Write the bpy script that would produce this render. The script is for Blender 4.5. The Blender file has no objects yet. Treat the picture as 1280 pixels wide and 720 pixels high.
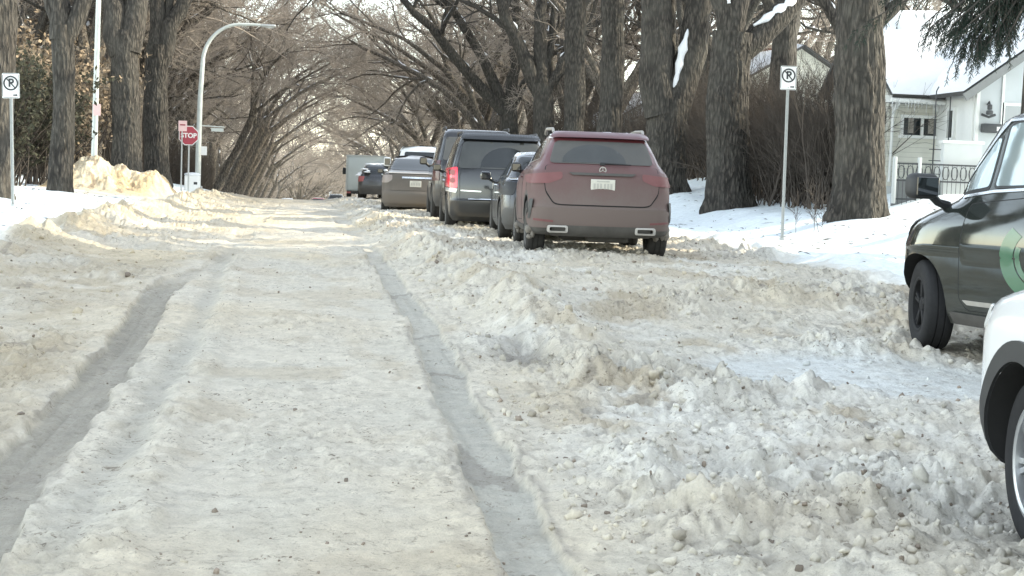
import bpy, bmesh, math, random
import numpy as np
from mathutils import Vector, Matrix
from mathutils.bvhtree import BVHTree
from mathutils.geometry import delaunay_2d_cdt

scene = bpy.context.scene
COL = scene.collection
PI = math.pi
rad = math.radians
EYE = 1.35

# ------------------------------------------------------------------ object helpers
def link(o, parent=None):
    COL.objects.link(o)
    if parent is not None:
        o.parent = parent
    return o

def tag(o, label=None, cat=None, group=None, kind=None):
    if label: o['label'] = label
    if cat: o['category'] = cat
    if group: o['group'] = group
    if kind: o['kind'] = kind
    return o

def thing(name, label, cat, loc=(0, 0, 0), rz=0.0, group=None):
    o = bpy.data.objects.new(name, None)
    o.empty_display_size = .3
    COL.objects.link(o)
    o.location = loc
    o.rotation_euler = (0, 0, rz)
    return tag(o, label, cat, group)

def mesh_from(name, V, Fc, mats, smooth=False, midx=None, angle=None, cols=None):
    me = bpy.data.meshes.new(name)
    V = np.asarray(V, dtype=np.float32).reshape(-1, 3)
    if isinstance(Fc, np.ndarray):
        n, k = Fc.shape
        me.vertices.add(len(V)); me.vertices.foreach_set('co', V.ravel())
        me.loops.add(n * k); me.loops.foreach_set('vertex_index', Fc.astype(np.int32).ravel())
        me.polygons.add(n); me.polygons.foreach_set('loop_start', np.arange(0, n * k, k, dtype=np.int32))
        me.polygons.foreach_set('loop_total', np.full(n, k, dtype=np.int32))
        me.update(calc_edges=True)
    else:
        me.from_pydata([tuple(v) for v in V.tolist()], [], Fc)
        me.update()
    for m in (mats if isinstance(mats, (list, tuple)) else [mats]):
        me.materials.append(m)
    if midx is not None:
        me.polygons.foreach_set('material_index', np.asarray(midx, dtype=np.int32))
    if smooth:
        me.polygons.foreach_set('use_smooth', np.ones(len(me.polygons), dtype=bool))
        if angle: me.set_sharp_from_angle(angle=angle)
    if cols is not None:
        a = me.color_attributes.new('Col', 'FLOAT_COLOR', 'POINT')
        c = np.ones((len(V), 4), dtype=np.float32); c[:, :3] = cols
        a.data.foreach_set('color', c.ravel())
    return me

def obj(name, me, parent=None, loc=None):
    o = bpy.data.objects.new(name, me)
    link(o, parent)
    if loc is not None: o.location = loc
    return o

class MB:
    def __init__(s): s.v = []; s.f = []
    def add(s, V, Fc, M=None):
        b = len(s.v)
        for p in V:
            p = Vector(p)
            if M is not None: p = M @ p
            s.v.append(tuple(p))
        s.f += [tuple(i + b for i in q) for q in Fc]
        return s
    def box(s, c, d, M=None, bevel=0.0, seg=2):
        bm = bmesh.new(); bmesh.ops.create_cube(bm, size=1.0)
        for v in bm.verts: v.co = Vector((v.co.x * d[0], v.co.y * d[1], v.co.z * d[2]))
        if bevel > 0:
            bmesh.ops.bevel(bm, geom=list(bm.edges), offset=bevel, segments=seg, affect='EDGES', profile=.5)
        bm.verts.index_update()
        V = [v.co + Vector(c) for v in bm.verts]; Fc = [[v.index for v in f.verts] for f in bm.faces]
        bm.free()
        return s.add(V, Fc, M)
    def tube(s, pts, r, n=8, caps=True, M=None):
        pts = [Vector(p) for p in pts]
        if not isinstance(r, (list, tuple)): r = [r] * len(pts)
        V = []; Fc = []; ref = None
        for i, p in enumerate(pts):
            t = (pts[min(i + 1, len(pts) - 1)] - pts[max(i - 1, 0)]).normalized()
            if ref is None: ref = Vector((0, 0, 1)) if abs(t.z) < .9 else Vector((1, 0, 0))
            a = t.cross(ref).normalized(); b = a.cross(t).normalized(); ref = b
            for k in range(n):
                w = 2 * PI * k / n
                V.append(p + a * (r[i] * math.cos(w)) + b * (r[i] * math.sin(w)))
        for i in range(len(pts) - 1):
            for k in range(n):
                k2 = (k + 1) % n
                Fc.append((i * n + k, i * n + k2, (i + 1) * n + k2, (i + 1) * n + k))
        if caps:
            Fc.append(tuple(range(n))[::-1]); Fc.append(tuple((len(pts) - 1) * n + k for k in range(n)))
        return s.add(V, Fc, M)
    def lathe(s, prof, n=32, M=None, closed=False):           # (radius, x) about the x axis
        V = []; Fc = []; m = len(prof)
        for k in range(n):
            w = 2 * PI * k / n
            for r, x in prof: V.append((x, r * math.cos(w), r * math.sin(w)))
        for k in range(n):
            k2 = (k + 1) % n
            for i in range(m if closed else m - 1):
                j = (i + 1) % m
                Fc.append((k * m + i, k * m + j, k2 * m + j, k2 * m + i))
        return s.add(V, Fc, M)
    def prism(s, poly, d, M=None):                             # poly in xz, thickness along y
        n = len(poly)
        V = [(p[0], -d / 2, p[1]) for p in poly] + [(p[0], d / 2, p[1]) for p in poly]
        Fc = [tuple(range(n)), tuple(range(n, 2 * n))[::-1]] + [(i, i + n, (i + 1) % n + n, (i + 1) % n) for i in range(n)]
        return s.add(V, Fc, M)
    def blob(s, c, d, rng=None, amp=0.0, seg=10, M=None):
        bm = bmesh.new(); bmesh.ops.create_icosphere(bm, subdivisions=3, radius=.5)
        V = []
        for v in bm.verts:
            k = 1 + (rng.uniform(-amp, amp) if rng else 0)
            V.append(Vector((v.co.x * d[0] * k, v.co.y * d[1] * k, v.co.z * d[2] * k)) + Vector(c))
        bm.verts.index_update()
        Fc = [[v.index for v in f.verts] for f in bm.faces]; bm.free()
        return s.add(V, Fc, M)
    def build(s, name, mat, parent=None, smooth=False, angle=None, loc=None):
        me = mesh_from(name, np.array(s.v), s.f, mat, smooth, angle=angle)
        bm = bmesh.new(); bm.from_mesh(me); bmesh.ops.recalc_face_normals(bm, faces=bm.faces); bm.to_mesh(me); bm.free()
        if smooth and angle: me.set_sharp_from_angle(angle=angle)
        return obj(name, me, parent, loc)

def rpoly(P, r, n=4):
    out = []; m = len(P)
    for i in range(m):
        a, b, c = Vector(P[i - 1]), Vector(P[i]), Vector(P[(i + 1) % m])
        u = (a - b); w = (c - b); q = min(r, u.length * .45, w.length * .45)
        p0 = b + u.normalized() * q; p1 = b + w.normalized() * q
        for k in range(n + 1):
            t = k / n
            out.append(tuple((1 - t) ** 2 * p0 + 2 * t * (1 - t) * b + t * t * p1))
    return out

# ------------------------------------------------------------------ materials
def new_mat(name):
    m = bpy.data.materials.new(name); m.use_nodes = True
    nt = m.node_tree; b = nt.nodes['Principled BSDF']
    return m, nt, b

def N(nt, t, **kw):
    n = nt.nodes.new(t)
    for k, v in kw.items():
        if k in n.inputs.keys(): n.inputs[k].default_value = v
        else: setattr(n, k, v)
    return n

def mixc(nt, fac, a, b, blend='MIX'):
    n = nt.nodes.new('ShaderNodeMix'); n.data_type = 'RGBA'; n.blend_type = blend
    for k, v in ((0, fac), (6, a), (7, b)):
        if hasattr(v, 'links') or hasattr(v, 'is_output'): nt.links.new(v, n.inputs[k])
        else: n.inputs[k].default_value = v if k == 0 else (tuple(v) + (1,) if len(v) == 3 else v)
    return n.outputs[2]

def ramp(nt, src, lo, hi, a=0., b=1.):
    n = nt.nodes.new('ShaderNodeMapRange'); n.clamp = True
    n.inputs[1].default_value = lo; n.inputs[2].default_value = hi; n.inputs[3].default_value = a; n.inputs[4].default_value = b
    nt.links.new(src, n.inputs[0]); return n.outputs[0]

def mathn(nt, op, a, b=None):
    n = nt.nodes.new('ShaderNodeMath'); n.operation = op
    for i, v in enumerate((a, b)):
        if v is None: continue
        if isinstance(v, (int, float)): n.inputs[i].default_value = v
        else: nt.links.new(v, n.inputs[i])
    return n.outputs[0]

def noise(nt, scale, detail=4, rough=.55, vec=None, dist=0.):
    n = N(nt, 'ShaderNodeTexNoise', Scale=scale, Detail=detail, Roughness=rough, Distortion=dist)
    if vec is not None: nt.links.new(vec, n.inputs['Vector'])
    return n.outputs['Fac']

def objco(nt, scale=None):
    t = nt.nodes.new('ShaderNodeTexCoord')
    if scale is None: return t.outputs['Object']
    m = nt.nodes.new('ShaderNodeMapping'); m.inputs['Scale'].default_value = scale
    nt.links.new(t.outputs['Object'], m.inputs['Vector']); return m.outputs['Vector']

def bump(nt, b, h, strength=.3, dist=.02):
    n = N(nt, 'ShaderNodeBump', Strength=strength, Distance=dist)
    nt.links.new(h, n.inputs['Height']); nt.links.new(n.outputs['Normal'], b.inputs['Normal'])

def simple(name, col, rough=.5, metal=0., vary=.15, scale=12., coat=0., spec=.5):
    m, nt, b = new_mat(name)
    c = mixc(nt, noise(nt, scale, 4, vec=objco(nt)), [x * (1 - vary) for x in col], [min(1, x * (1 + vary)) for x in col])
    nt.links.new(c, b.inputs['Base Color'])
    b.inputs['Roughness'].default_value = rough; b.inputs['Metallic'].default_value = metal
    b.inputs['Coat Weight'].default_value = coat; b.inputs['Specular IOR Level'].default_value = spec
    return m

def snow_mat(name, fine=1.0, fscale=60., fleck=0.):
    m, nt, b = new_mat(name)
    a = N(nt, 'ShaderNodeVertexColor', layer_name='Col')
    v = objco(nt)
    n1 = noise(nt, 9., 6, .65, v); n2 = noise(nt, 70., 4, .6, v)
    f = ramp(nt, n1, .3, .7, .86, 1.1); g = ramp(nt, n2, .3, .7, .9, 1.07)
    h = mathn(nt, 'MULTIPLY', f, g)
    c = nt.nodes.new('ShaderNodeVectorMath'); c.operation = 'SCALE'
    nt.links.new(a.outputs['Color'], c.inputs[0]); nt.links.new(h, c.inputs['Scale'])
    out = c.outputs[0]
    if fleck:
        fl = mathn(nt, 'MULTIPLY', ramp(nt, noise(nt, 24., 6, .75, v, .8), .55, .63), ramp(nt, noise(nt, 1.8, 5, .65, v), .40, .60, .15, 1.))
        out = mixc(nt, mathn(nt, 'MULTIPLY', fl, fleck), out, (.17, .14, .105))
        out = mixc(nt, mathn(nt, 'MULTIPLY', ramp(nt, noise(nt, 5., 6, .7, v, .5), .48, .72), .35 * fleck), out, (.40, .35, .27))
    nt.links.new(out, b.inputs['Base Color'])
    b.inputs['Roughness'].default_value = .75; b.inputs['Specular IOR Level'].default_value = .25
    bump(nt, b, noise(nt, fscale, 6, .72, v), .5 * fine, .035)
    return m

def plain_snow(name, col=(.82, .84, .86)):
    m, nt, b = new_mat(name); v = objco(nt)
    c = mixc(nt, noise(nt, 6., 5, vec=v), [x * .93 for x in col], col)
    nt.links.new(c, b.inputs['Base Color']); b.inputs['Roughness'].default_value = .7
    bump(nt, b, noise(nt, 14., 5, .6, v), .4, .03); return m

def bark_mat(name, dark=(.036, .033, .030), light=(.135, .120, .102)):
    m, nt, b = new_mat(name)
    v = objco(nt, (1, 1, .27))
    n1 = N(nt, 'ShaderNodeTexVoronoi', feature='F1', Scale=15.)
    w = nt.nodes.new('ShaderNodeVectorMath'); w.operation = 'ADD'
    nz = N(nt, 'ShaderNodeTexNoise', Scale=7., Detail=4.); nt.links.new(v, nz.inputs['Vector'])
    sc = nt.nodes.new('ShaderNodeVectorMath'); sc.operation = 'SCALE'; sc.inputs['Scale'].default_value = .14
    nt.links.new(nz.outputs['Color'], sc.inputs[0]); nt.links.new(v, w.inputs[0]); nt.links.new(sc.outputs[0], w.inputs[1])
    nt.links.new(w.outputs[0], n1.inputs['Vector'])
    big = noise(nt, 1.4, 4, vec=objco(nt)); fine = noise(nt, 34., 4, vec=v)
    k = mathn(nt, 'ADD', mathn(nt, 'MULTIPLY', n1.outputs['Distance'], -1.3), mathn(nt, 'ADD', mathn(nt, 'MULTIPLY', fine, .5), .75))
    c = mixc(nt, ramp(nt, k, .2, 1.0), dark, light)
    c = mixc(nt, ramp(nt, big, .35, .7, 0, .5), c, (.11, .105, .09))
    nt.links.new(c, b.inputs['Base Color']); b.inputs['Roughness'].default_value = .9
    b.inputs['Specular IOR Level'].default_value = .15
    bump(nt, b, k, .9, .05); return m

def paint(name, col, dust=(.30, .275, .245), amount=.5, low=.25, high=1.1, rear=None, rough=.18, metal=.0, streak=.2):
    """car paint with road dust that thickens towards the sills; object z is height"""
    m, nt, b = new_mat(name)
    v = objco(nt); sp = nt.nodes.new('ShaderNodeSeparateXYZ'); nt.links.new(v, sp.inputs[0])
    z = ramp(nt, sp.outputs['Z'], low, high, 1.0, .0)
    n1 = noise(nt, 3.2, 6, .6, v); n2 = noise(nt, 45., 4, .6, objco(nt, (1, 1, .35)))
    d = mathn(nt, 'ADD', z, mathn(nt, 'MULTIPLY', mathn(nt, 'SUBTRACT', n1, .5), .7))
    d = mathn(nt, 'ADD', d, mathn(nt, 'MULTIPLY', mathn(nt, 'SUBTRACT', n2, .5), streak))
    if rear is not None:
        d = mathn(nt, 'ADD', d, ramp(nt, sp.outputs['Y'], rear, rear + .55, .55, 0.))
    d = mathn(nt, 'MULTIPLY', ramp(nt, d, .0, 1.1), amount)
    c = mixc(nt, d, col, dust); nt.links.new(c, b.inputs['Base Color'])
    r = ramp(nt, d, 0., .6, rough, .75); nt.links.new(r, b.inputs['Roughness'])
    b.inputs['Metallic'].default_value = metal
    cw = ramp(nt, d, 0., .5, .8, 0.); nt.links.new(cw, b.inputs['Coat Weight']); b.inputs['Coat Roughness'].default_value = .06
    return m

def glass_mat(name, col=(.012, .015, .016), dust=(.22, .21, .19), amount=.0, rough=.04):
    m, nt, b = new_mat(name); v = objco(nt)
    n1 = noise(nt, 4., 5, .6, v)
    d = mathn(nt, 'MULTIPLY', ramp(nt, n1, .25, .75, .6, 1.), amount)
    nt.links.new(mixc(nt, d, col, dust), b.inputs['Base Color'])
    nt.links.new(ramp(nt, d, 0, .6, rough, .6), b.inputs['Roughness'])
    b.inputs['Specular IOR Level'].default_value = .6
    return m

M = {}
M['road_snow'] = snow_mat('road_snow', 1.3, 55., .92)
M['bank_snow'] = snow_mat('bank_snow', .45, 22.)
M['clod'] = snow_mat('clod_snow', .8)
M['snow'] = plain_snow('settled_snow')
M['bark'] = bark_mat('elm_bark')
M['bark_hazed'] = bark_mat('elm_bark_hazed', (.085, .072, .060), (.32, .275, .225))  # paler bark: haze of distance painted into the colour
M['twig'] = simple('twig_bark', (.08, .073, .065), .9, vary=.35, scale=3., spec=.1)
M['twig_hazed'] = simple('twig_bark_hazed', (.33, .287, .243), .9, vary=.35, scale=2., spec=.1)  # paler twigs, with distance haze mixed into their colour
M['shrub'] = simple('shrub_bark', (.08, .068, .058), .9, vary=.4, scale=5., spec=.1)
M['dry_leaf'] = simple('dry_leaf', (.29, .225, .155), .8, vary=.45, scale=9., spec=.2)
M['hedge_leaf'] = simple('hedge_leaf', (.06, .06, .04), .8, vary=.5, scale=9., spec=.2)
M['needle'] = simple('spruce_needle', (.022, .036, .026), .7, vary=.5, scale=6., spec=.3)
M['galv'] = simple('galvanised_steel', (.42, .43, .42), .5, .6, .2, 25.)
M['white_pole'] = simple('pale_pole', (.52, .55, .52), .5, .2, .12, 9.)
M['sign_white'] = simple('sign_white', (.74, .74, .72), .5, 0, .06, 20.)
M['sign_black'] = simple('sign_black', (.025, .027, .03), .5)
M['sign_red'] = simple('sign_red', (.33, .04, .06), .5, 0, .12, 20.)
M['sign_pink'] = simple('sign_pink', (.75, .52, .50), .5, 0, .06, 20.)
M['rubber'] = simple('tyre_rubber', (.018, .018, .019), .8, 0, .4, 30., spec=.3)
M['rubber_dirty'] = simple('dirty_tyre_rubber', (.045, .043, .04), .9, 0, .5, 14., spec=.2)
M['plastic'] = simple('black_plastic', (.022, .023, .024), .55, 0, .3, 18.)
M['plastic_dirty'] = simple('dusty_black_plastic', (.075, .07, .063), .8, 0, .35, 9.)
M['cavity'] = simple('dark_cavity', (.012, .012, .012), .9, 0, .3)
M['alloy'] = simple('alloy_rim', (.46, .47, .48), .35, .7, .2, 20.)
M['alloy_dirty'] = simple('dirty_alloy_rim', (.16, .155, .145), .6, .4, .3, 16.)
M['chrome'] = simple('chrome_trim', (.62, .64, .66), .2, .9, .1)
M['chrome_dirty'] = simple('dusty_chrome_trim', (.36, .34, .31), .5, .5, .2)
M['glass'] = glass_mat('car_glass')
M['glass_mirror'] = glass_mat('mirroring_side_glass', (.34, .41, .42)); M['glass_mirror'].node_tree.nodes['Principled BSDF'].inputs['Metallic'].default_value = .5; M['glass_mirror'].node_tree.nodes['Principled BSDF'].inputs['Specular IOR Level'].default_value = 1.0; M['glass_mirror'].node_tree.nodes['Principled BSDF'].inputs['Coat Weight'].default_value = 1.0
M['glass_dusty'] = glass_mat('dusty_car_glass', (.02, .024, .025), (.17, .16, .145), .55, .12)
M['glass_wiped'] = glass_mat('wiped_car_glass', (.018, .022, .024), (.12, .12, .11), .35, .08)
M['house_glass'] = glass_mat('house_glass', (.02, .024, .026))
M['lens_red'] = simple('red_lens', (.75, .03, .06), .2, 0, .15, 30., .6)
M['lens_red_faded'] = simple('faded_dusty_red_lens', (.16, .062, .060), .7, 0, .12, 12., .1)
M['lens_red_dusty'] = simple('dusty_red_lens', (.30, .085, .08), .6, 0, .15, 12., .1)
M['lens_dark'] = simple('dark_red_lens', (.06, .012, .014), .3, 0, .15, 20., .4)
M['lens_clear'] = simple('clear_lens', (.55, .56, .55), .15, 0, .1, 20., .8)
M['lens_pale'] = simple('pale_lens', (.26, .22, .20), .4, 0, .15, 20.)
M['plate'] = simple('number_plate', (.55, .53, .46), .6, 0, .10, 28.)
M['plate_mark'] = simple('number_plate_marking', (.40, .385, .34), .7, 0, .2, 60.)

M['slush'] = plain_snow('packed_slush', (.20, .18, .155))
# ------------------------------------------------------------------ noise (numpy)
def _h(ix, iy, s):
    with np.errstate(over='ignore'):
        n = (ix.astype(np.int64) * 374761393 + iy.astype(np.int64) * 668265263 + s * 974634777) & 0xFFFFFFFF
        n = ((n ^ (n >> 13)) * 1274126177) & 0xFFFFFFFF
        n = (n ^ (n >> 16)) & 0xFFFFFF
    return n.astype(np.float64) / 0xFFFFFF

def vn(x, y, s=0):
    ix = np.floor(x); iy = np.floor(y); fx = x - ix; fy = y - iy
    u = fx * fx * fx * (fx * (fx * 6 - 15) + 10); v = fy * fy * fy * (fy * (fy * 6 - 15) + 10)
    a = _h(ix, iy, s); b = _h(ix + 1, iy, s); c = _h(ix, iy + 1, s); d = _h(ix + 1, iy + 1, s)
    return (a + (b - a) * u) * (1 - v) + (c + (d - c) * u) * v

def fbm(x, y, s=0, o=4, g=.5):
    t = 0; a = 1.; w = 0.
    for i in range(o):
        t = t + a * vn(x * 2 ** i + 17.3 * i, y * 2 ** i - 9.1 * i, s + i); w += a; a *= g
    return t / w * 2 - 1

def lumps(x, y, cell, s=0, keep=.6):
    """rounded chunks of snow: a dome of its own height in each jittered cell"""
    X = x / cell; Y = y / cell; ix = np.floor(X); iy = np.floor(Y); out = np.zeros_like(X)
    for dx in (-1, 0, 1):
        for dy in (-1, 0, 1):
            cx = ix + dx; cy = iy + dy
            px = cx + .15 + .7 * _h(cx, cy, s); py = cy + .15 + .7 * _h(cx, cy, s + 11)
            r = .35 + .55 * _h(cx, cy, s + 23); hgt = _h(cx, cy, s + 37)
            e = .6 + .8 * _h(cx, cy, s + 51); an = 6.28 * _h(cx, cy, s + 67)
            ux = X - px; uy = Y - py
            a = (ux * np.cos(an) + uy * np.sin(an)) * e; b = (-ux * np.sin(an) + uy * np.cos(an)) / e
            d = 1 - (a * a + b * b) / (r * r)
            k = np.where((hgt > 1 - keep) & (d > 0), (.35 + .65 * hgt) * r * np.clip(d, 0, 1) ** .62, 0)
            out = np.maximum(out, k)
    return out

def sst(a, b, x):
    t = np.clip((x - a) / (b - a), 0, 1); return t * t * (3 - 2 * t)

# ------------------------------------------------------------------ the ground
RUT_R_Y = [-20, 3, 5, 7.5, 10, 13.7, 18.8, 30, 60, 300]; RUT_R_X = [.80, .83, .86, .95, 1.01, 1.08, 1.02, 1.05, .9, .6]
RUT_L_Y = [-20, 3, 6, 9.2, 13, 15.2, 16.6, 18, 21, 30, 60, 300]; RUT_L_X = [-1.0, -1.05, -1.12, -1.18, -1.27, -1.30, -1.18, -.98, -.92, -.95, -.9, -.9]
GRV_Y = [-20, 3, 5.3, 7.4, 11, 15.5, 17.5, 20, 300]; GRV_X = [-.72, -.76, -.80, -.78, -.79, -.80, -.9, -.95, -.9]
ROAD_L, ROAD_R = -3.55, 6.6

def macro(x, y):
    """large shape of the ground: street, crest, snow banks and lawns"""
    x = np.asarray(x, float); y = np.asarray(y, float)
    c = np.clip(y - 45, 0, 240)
    base = .20 * sst(8, 20, y) - .000232 * c * c
    z = base
    z = z + .19 * sst(1.5, 2.7, x) * sst(10, 18, y) * (1 - .6 * sst(5.6, 6.6, x))
    left = .10 * sst(-2.2, -3.4, x) * sst(8, 16, y) + .24 * sst(-3.3, -4.8, x) + .12 * sst(-5, -7, x) + .25 * sst(-7, -14, x)
    left = left + .16 * sst(44, 58, y) * sst(-4.6, -6.5, x)
    z = z + left
    right = .10 * sst(6.2, 7.6, x) + .42 * sst(9.2, 11.4, x) + .55 * sst(11.4, 14, x)
    right = right + .35 * sst(38, 47, y) * sst(9.5, 11.5, x)
    return z + right

def gz(x, y): return float(macro(np.array([x]), np.array([y]))[0])

def ground(x, y):
    """height and albedo of the snow"""
    z = macro(x, y)
    near = 1 - sst(45, 90, y)
    wob = .05 * fbm(x * .0 + 3, y * .5, 91, 3)
    xr = np.interp(y, RUT_R_Y, RUT_R_X) + wob; xl = np.interp(y, RUT_L_Y, RUT_L_X) + wob; xg = np.interp(y, GRV_Y, GRV_X) + wob * .6 + .03 * fbm(y * 1.7, y * 0 + 2, 33, 3)
    ed = .05 * fbm(x * 2, y * 2.2, 71, 5)
    ed = ed + .018 * fbm(x * 9, y * 7, 74, 3)
    def band(c, w, soft): return 1 - sst(w, w + soft, np.abs(x - c + ed))
    brk = sst(-.25, .3, fbm(x * .5, y * .45, 73, 3))
    farw = .1 * sst(22, 40, y)
    rr = band(xr, .108 + farw, .028) * (1 - sst(15, 26, y) * (.45 + .45 * brk)); rl = band(xl, .135 + farw, .030) * (1 - sst(15.2, 17.5, y) * (.55 + .4 * brk))
    gd = band(xg, .03, .12) * (1 - sst(19, 24, y)) * (.55 + .45 * sst(-.2, .5, fbm(x * .5, y * .8, 77, 3)))
    rut = np.maximum(rr, rl)
    shoulder = np.maximum(band(xr, .22, .18), band(xl, .24, .2)) * (1 - rut)
    street = sst(-4.6, -3.2, x) * (1 - sst(6.0, 7.3, x))
    wav = fbm(x * .35, y * .35, 5, 3)
    rough_r = sst(xr + .14, xr + .75, x + .25 * wav) * (1 - sst(6.2, 7.4, x))
    rough_l = sst(xl - .15, xl - .6, x + .25 * wav) * sst(-4.3, -3.6, x)
    mid = street * (1 - np.clip(rough_r + rough_l, 0, 1))
    # chunky ploughed snow
    wx = x + .045 * fbm(x * 7, y * 7, 201, 3) + .016 * fbm(x * 21, y * 21, 203, 2); wy = y + .045 * fbm(x * 7 + 9, y * 7, 205, 3) + .016 * fbm(x * 21 + 4, y * 21, 207, 2)
    big = lumps(wx, wy, .34, 1, .45); med = lumps(wx + 5, wy, .155, 2, .62); sml = lumps(wx, wy + 3, .08, 3, .75); tin = lumps(wx, wy, .045, 4, .7)
    rg1 = 1 - np.abs(fbm(x * 4.5, y * 4.5, 211, 4)) * 2.2; rg2 = fbm(x * 11, y * 11, 213, 3)
    patch = sst(-.30, .35, fbm(x * .9, y * .8, 15, 4))
    hot = sst(3.3, 1.2, np.abs(x - 3.1)) * (1 - sst(9, 13, y))           # heaped lumps near the white car
    amp = rough_r * (.50 + .65 * patch + .22 * hot) + rough_l * (.20 + .55 * patch)
    blue_patch = sst(.15, .5, 1 - np.hypot((x - 4.0) / 1.7, (y - 10.3) / 1.5))   # smoother, bluer patch beside the dark car
    amp = amp * (1 - .85 * blue_patch)
    yard = sst(2.2, 2.8, x) * sst(15.0, 17.5, y) * (1 - sst(5.6, 6.3, x)) * (1 - sst(60, 80, y))      # swept low under the parked cars
    spot = np.exp(-(((x - 3.0) / .55) ** 2 + ((y - 5.5) / .8) ** 2) ** 2); amp = amp * (1 - .5 * yard) * (1 - .8 * spot)
    dz = amp * (.085 * big * patch + .052 * med + .072 * sml * (.5 + .5 * patch) + .046 * tin + .012 * rg1 + .030 * rg2)
    dz = dz + amp * (.05 * fbm(x * 1.3, y * 1.3, 8, 5) + .05 * np.abs(fbm(x * 3.3, y * 3.0, 9, 4)))
    # packed crown between the ruts
    sm = mid * (1 - rut)
    mp = sst(.05, .5, fbm(x * 1.2, y * .7, 19, 4))
    dz = dz + sm * (.010 + .016 * fbm(x * .9, y * .5, 12, 4) + .012 * np.abs(fbm(x * 5, y * 3, 13, 4)) + .018 * sml * mp + .016 * med * mp * .6 + .018 * tin * (.35 + mp) + .008 * rg1 * (.4 + mp) + .010 * rg2 * (.6 + mp))
    edge_l = band(xg + .17, .05, .12) * (1 - sst(17, 22, y)); dz = dz + edge_l * (.025 * med + .024 * sml + .01)
    dz = dz + shoulder * (.002 + .016 * sml + .010 * med + .006 * rg2)
    # bumps and drifts across the road further on
    bw = sst(15, 19, y) * (1 - sst(40, 60, y)) * street
    dz = dz + bw * (.075 * fbm(x * .55, y * .9, 22, 4) + .05 * np.abs(fbm(x * 1.4, y * 1.6, 23, 4)))
    # berm ploughed up along the parked cars, with one deep footprint hole
    bc = np.interp(y, [3, 9, 14, 20, 30, 60], [2.1, 2.05, 2.0, 1.75, 1.75, 1.7]) + .15 * wav
    dz = dz + np.exp(-((x - bc) / .38) ** 2) * sst(9.5, 12.5, y) * (.13 + .12 * big + .06 * med + .06 * fbm(x * 1.5, y * 1.5, 29, 3)) * (1 - .3 * sst(30, 50, y))
    hole = np.exp(-(((x - 1.70 + .05 * rg2 - .06 * (y - 11.2)) / .19) ** 2 + ((y - 11.2 + .2 * rg2) / .75) ** 2)); dz = dz - .13 * hole
    # broken edge of the left bank and of the right lawn
    el = np.exp(-((x + 3.45 + .25 * wav) / .4) ** 2) * sst(17, 24, y); dz = dz + el * (.12 + .16 * big * patch + .06 * med + .035 * sml + .12 * fbm(x * 1.2, y * .8, 41, 3))
    er = np.exp(-((x - 7.3 + .4 * wav) / .75) ** 2); dz = dz + er * (.05 + .15 * big * patch + .06 * med * patch + .08 * fbm(x * 1.2, y * 1.2, 43, 3))
    pr = np.zeros_like(x)
    for q in range(22):      # a line of footprints over the right-hand snow
        py_ = 19.5 + .66 * q; px_ = 8.35 + .028 * q * q * .12 + (.13 if q % 2 else -.13) + .05 * math.sin(q * 2.3)
        pr = np.maximum(pr, np.exp(-(((x - px_) / .10) ** 2 + ((y - py_) / .19) ** 2) ** 2))
    dz = dz - .085 * pr
    lawn = np.clip(sst(-4.2, -5.2, x) + sst(7.4, 8.6, x), 0, 1)
    dz = dz + lawn * (.07 * fbm(x * .45, y * .45, 51, 4) + .02 * fbm(x * 2, y * 2, 52, 3) + .05 * np.clip(fbm(x * .9, y * .9, 54, 3), 0, 1))
    # the ruts: flat pressed floor with faint tread and pressed joints
    tread = .006 * np.sin(y * 60 + 34 * np.abs(np.where(x > 0, x - xr, x - xl))) * (np.abs(np.where(x > 0, x - xr, x - xl)) < .11) + .008 * fbm(x * 26, y * .8, 66, 3)
    spill = sst(.1, .5, fbm(x * 5, y * 3, 68, 4)) * np.clip(1 - np.abs(np.minimum(np.abs(x - xr), np.abs(x - xl)) - .15) / .09, 0, 1)
    dz = dz * (1 - .93 * rut) + spill * rut * (.03 * med + .035 * sml + .008) - .013 * rut * (1 - .5 * sst(20, 40, y)) + rut * (tread + .006 * fbm(x * 6, y * 2, 62, 4))
    dz = dz - rr * .010 * (np.abs(np.sin(y * .9 + 1.2 * fbm(y * .2, y * 0, 64, 2))) > .992) - rl * .016 * np.exp(-((x - xl + .04) / .018) ** 2)
    dz = dz - gd * .025
    z = z - .015 * yard - .05 * spot
    z = z + dz * np.where(y > 45, near * .75 + .25, 1)
    # ------- colour
    clean = np.array([.80, .87, .89]); road = np.array([.625, .575, .475]); tan = np.array([.62, .52, .355]); grey = np.array([.46, .445, .385]); dark = np.array([.20, .18, .155])
    def mixv(c, k, t): return c + (t - c) * k[..., None]
    c = np.empty(x.shape + (3,)); c[:] = clean
    street_c = sst(-4.05, -3.35, x + .35 * wav) * (1 - sst(6.3, 7.6, x + .5 * wav))
    c = mixv(c, street_c, road)
    n1 = fbm(x * .8, y * .6, 101, 5); n2 = fbm(x * 3.1, y * 2.6, 102, 4); n3 = fbm(x * 9, y * 8, 103, 3)
    wp = rough_r * sst(.0, .45, n1 + .3 * n2 + .28 * sst(2.5, 4.5, x) * (1 - sst(11, 15, y))) * .62
    c = mixv(c, wp, np.array([.78, .765, .70]))
    c = mixv(c, street_c * sst(-.12, .45, fbm(x * .6, y * .4, 105, 4) + .15 * n2) * (.35 + .45 * sst(12, 20, y)), tan)
    c = mixv(c, rough_l * sst(-.25, .3, n2 * .7 + n1) * .75, tan * .72)
    c = mixv(c, np.clip(sml + med, 0, 1) * amp * .35 * sst(-.2, .3, n2), np.array([.66, .64, .57]))
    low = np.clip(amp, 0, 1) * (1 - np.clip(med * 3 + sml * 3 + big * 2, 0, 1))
    c = mixv(c, low * .85 * sst(-.35, .2, n1 + n3 * .4), np.array([.42, .375, .30]))  # dirt plus crevice shade painted into the hollows between lumps
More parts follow.
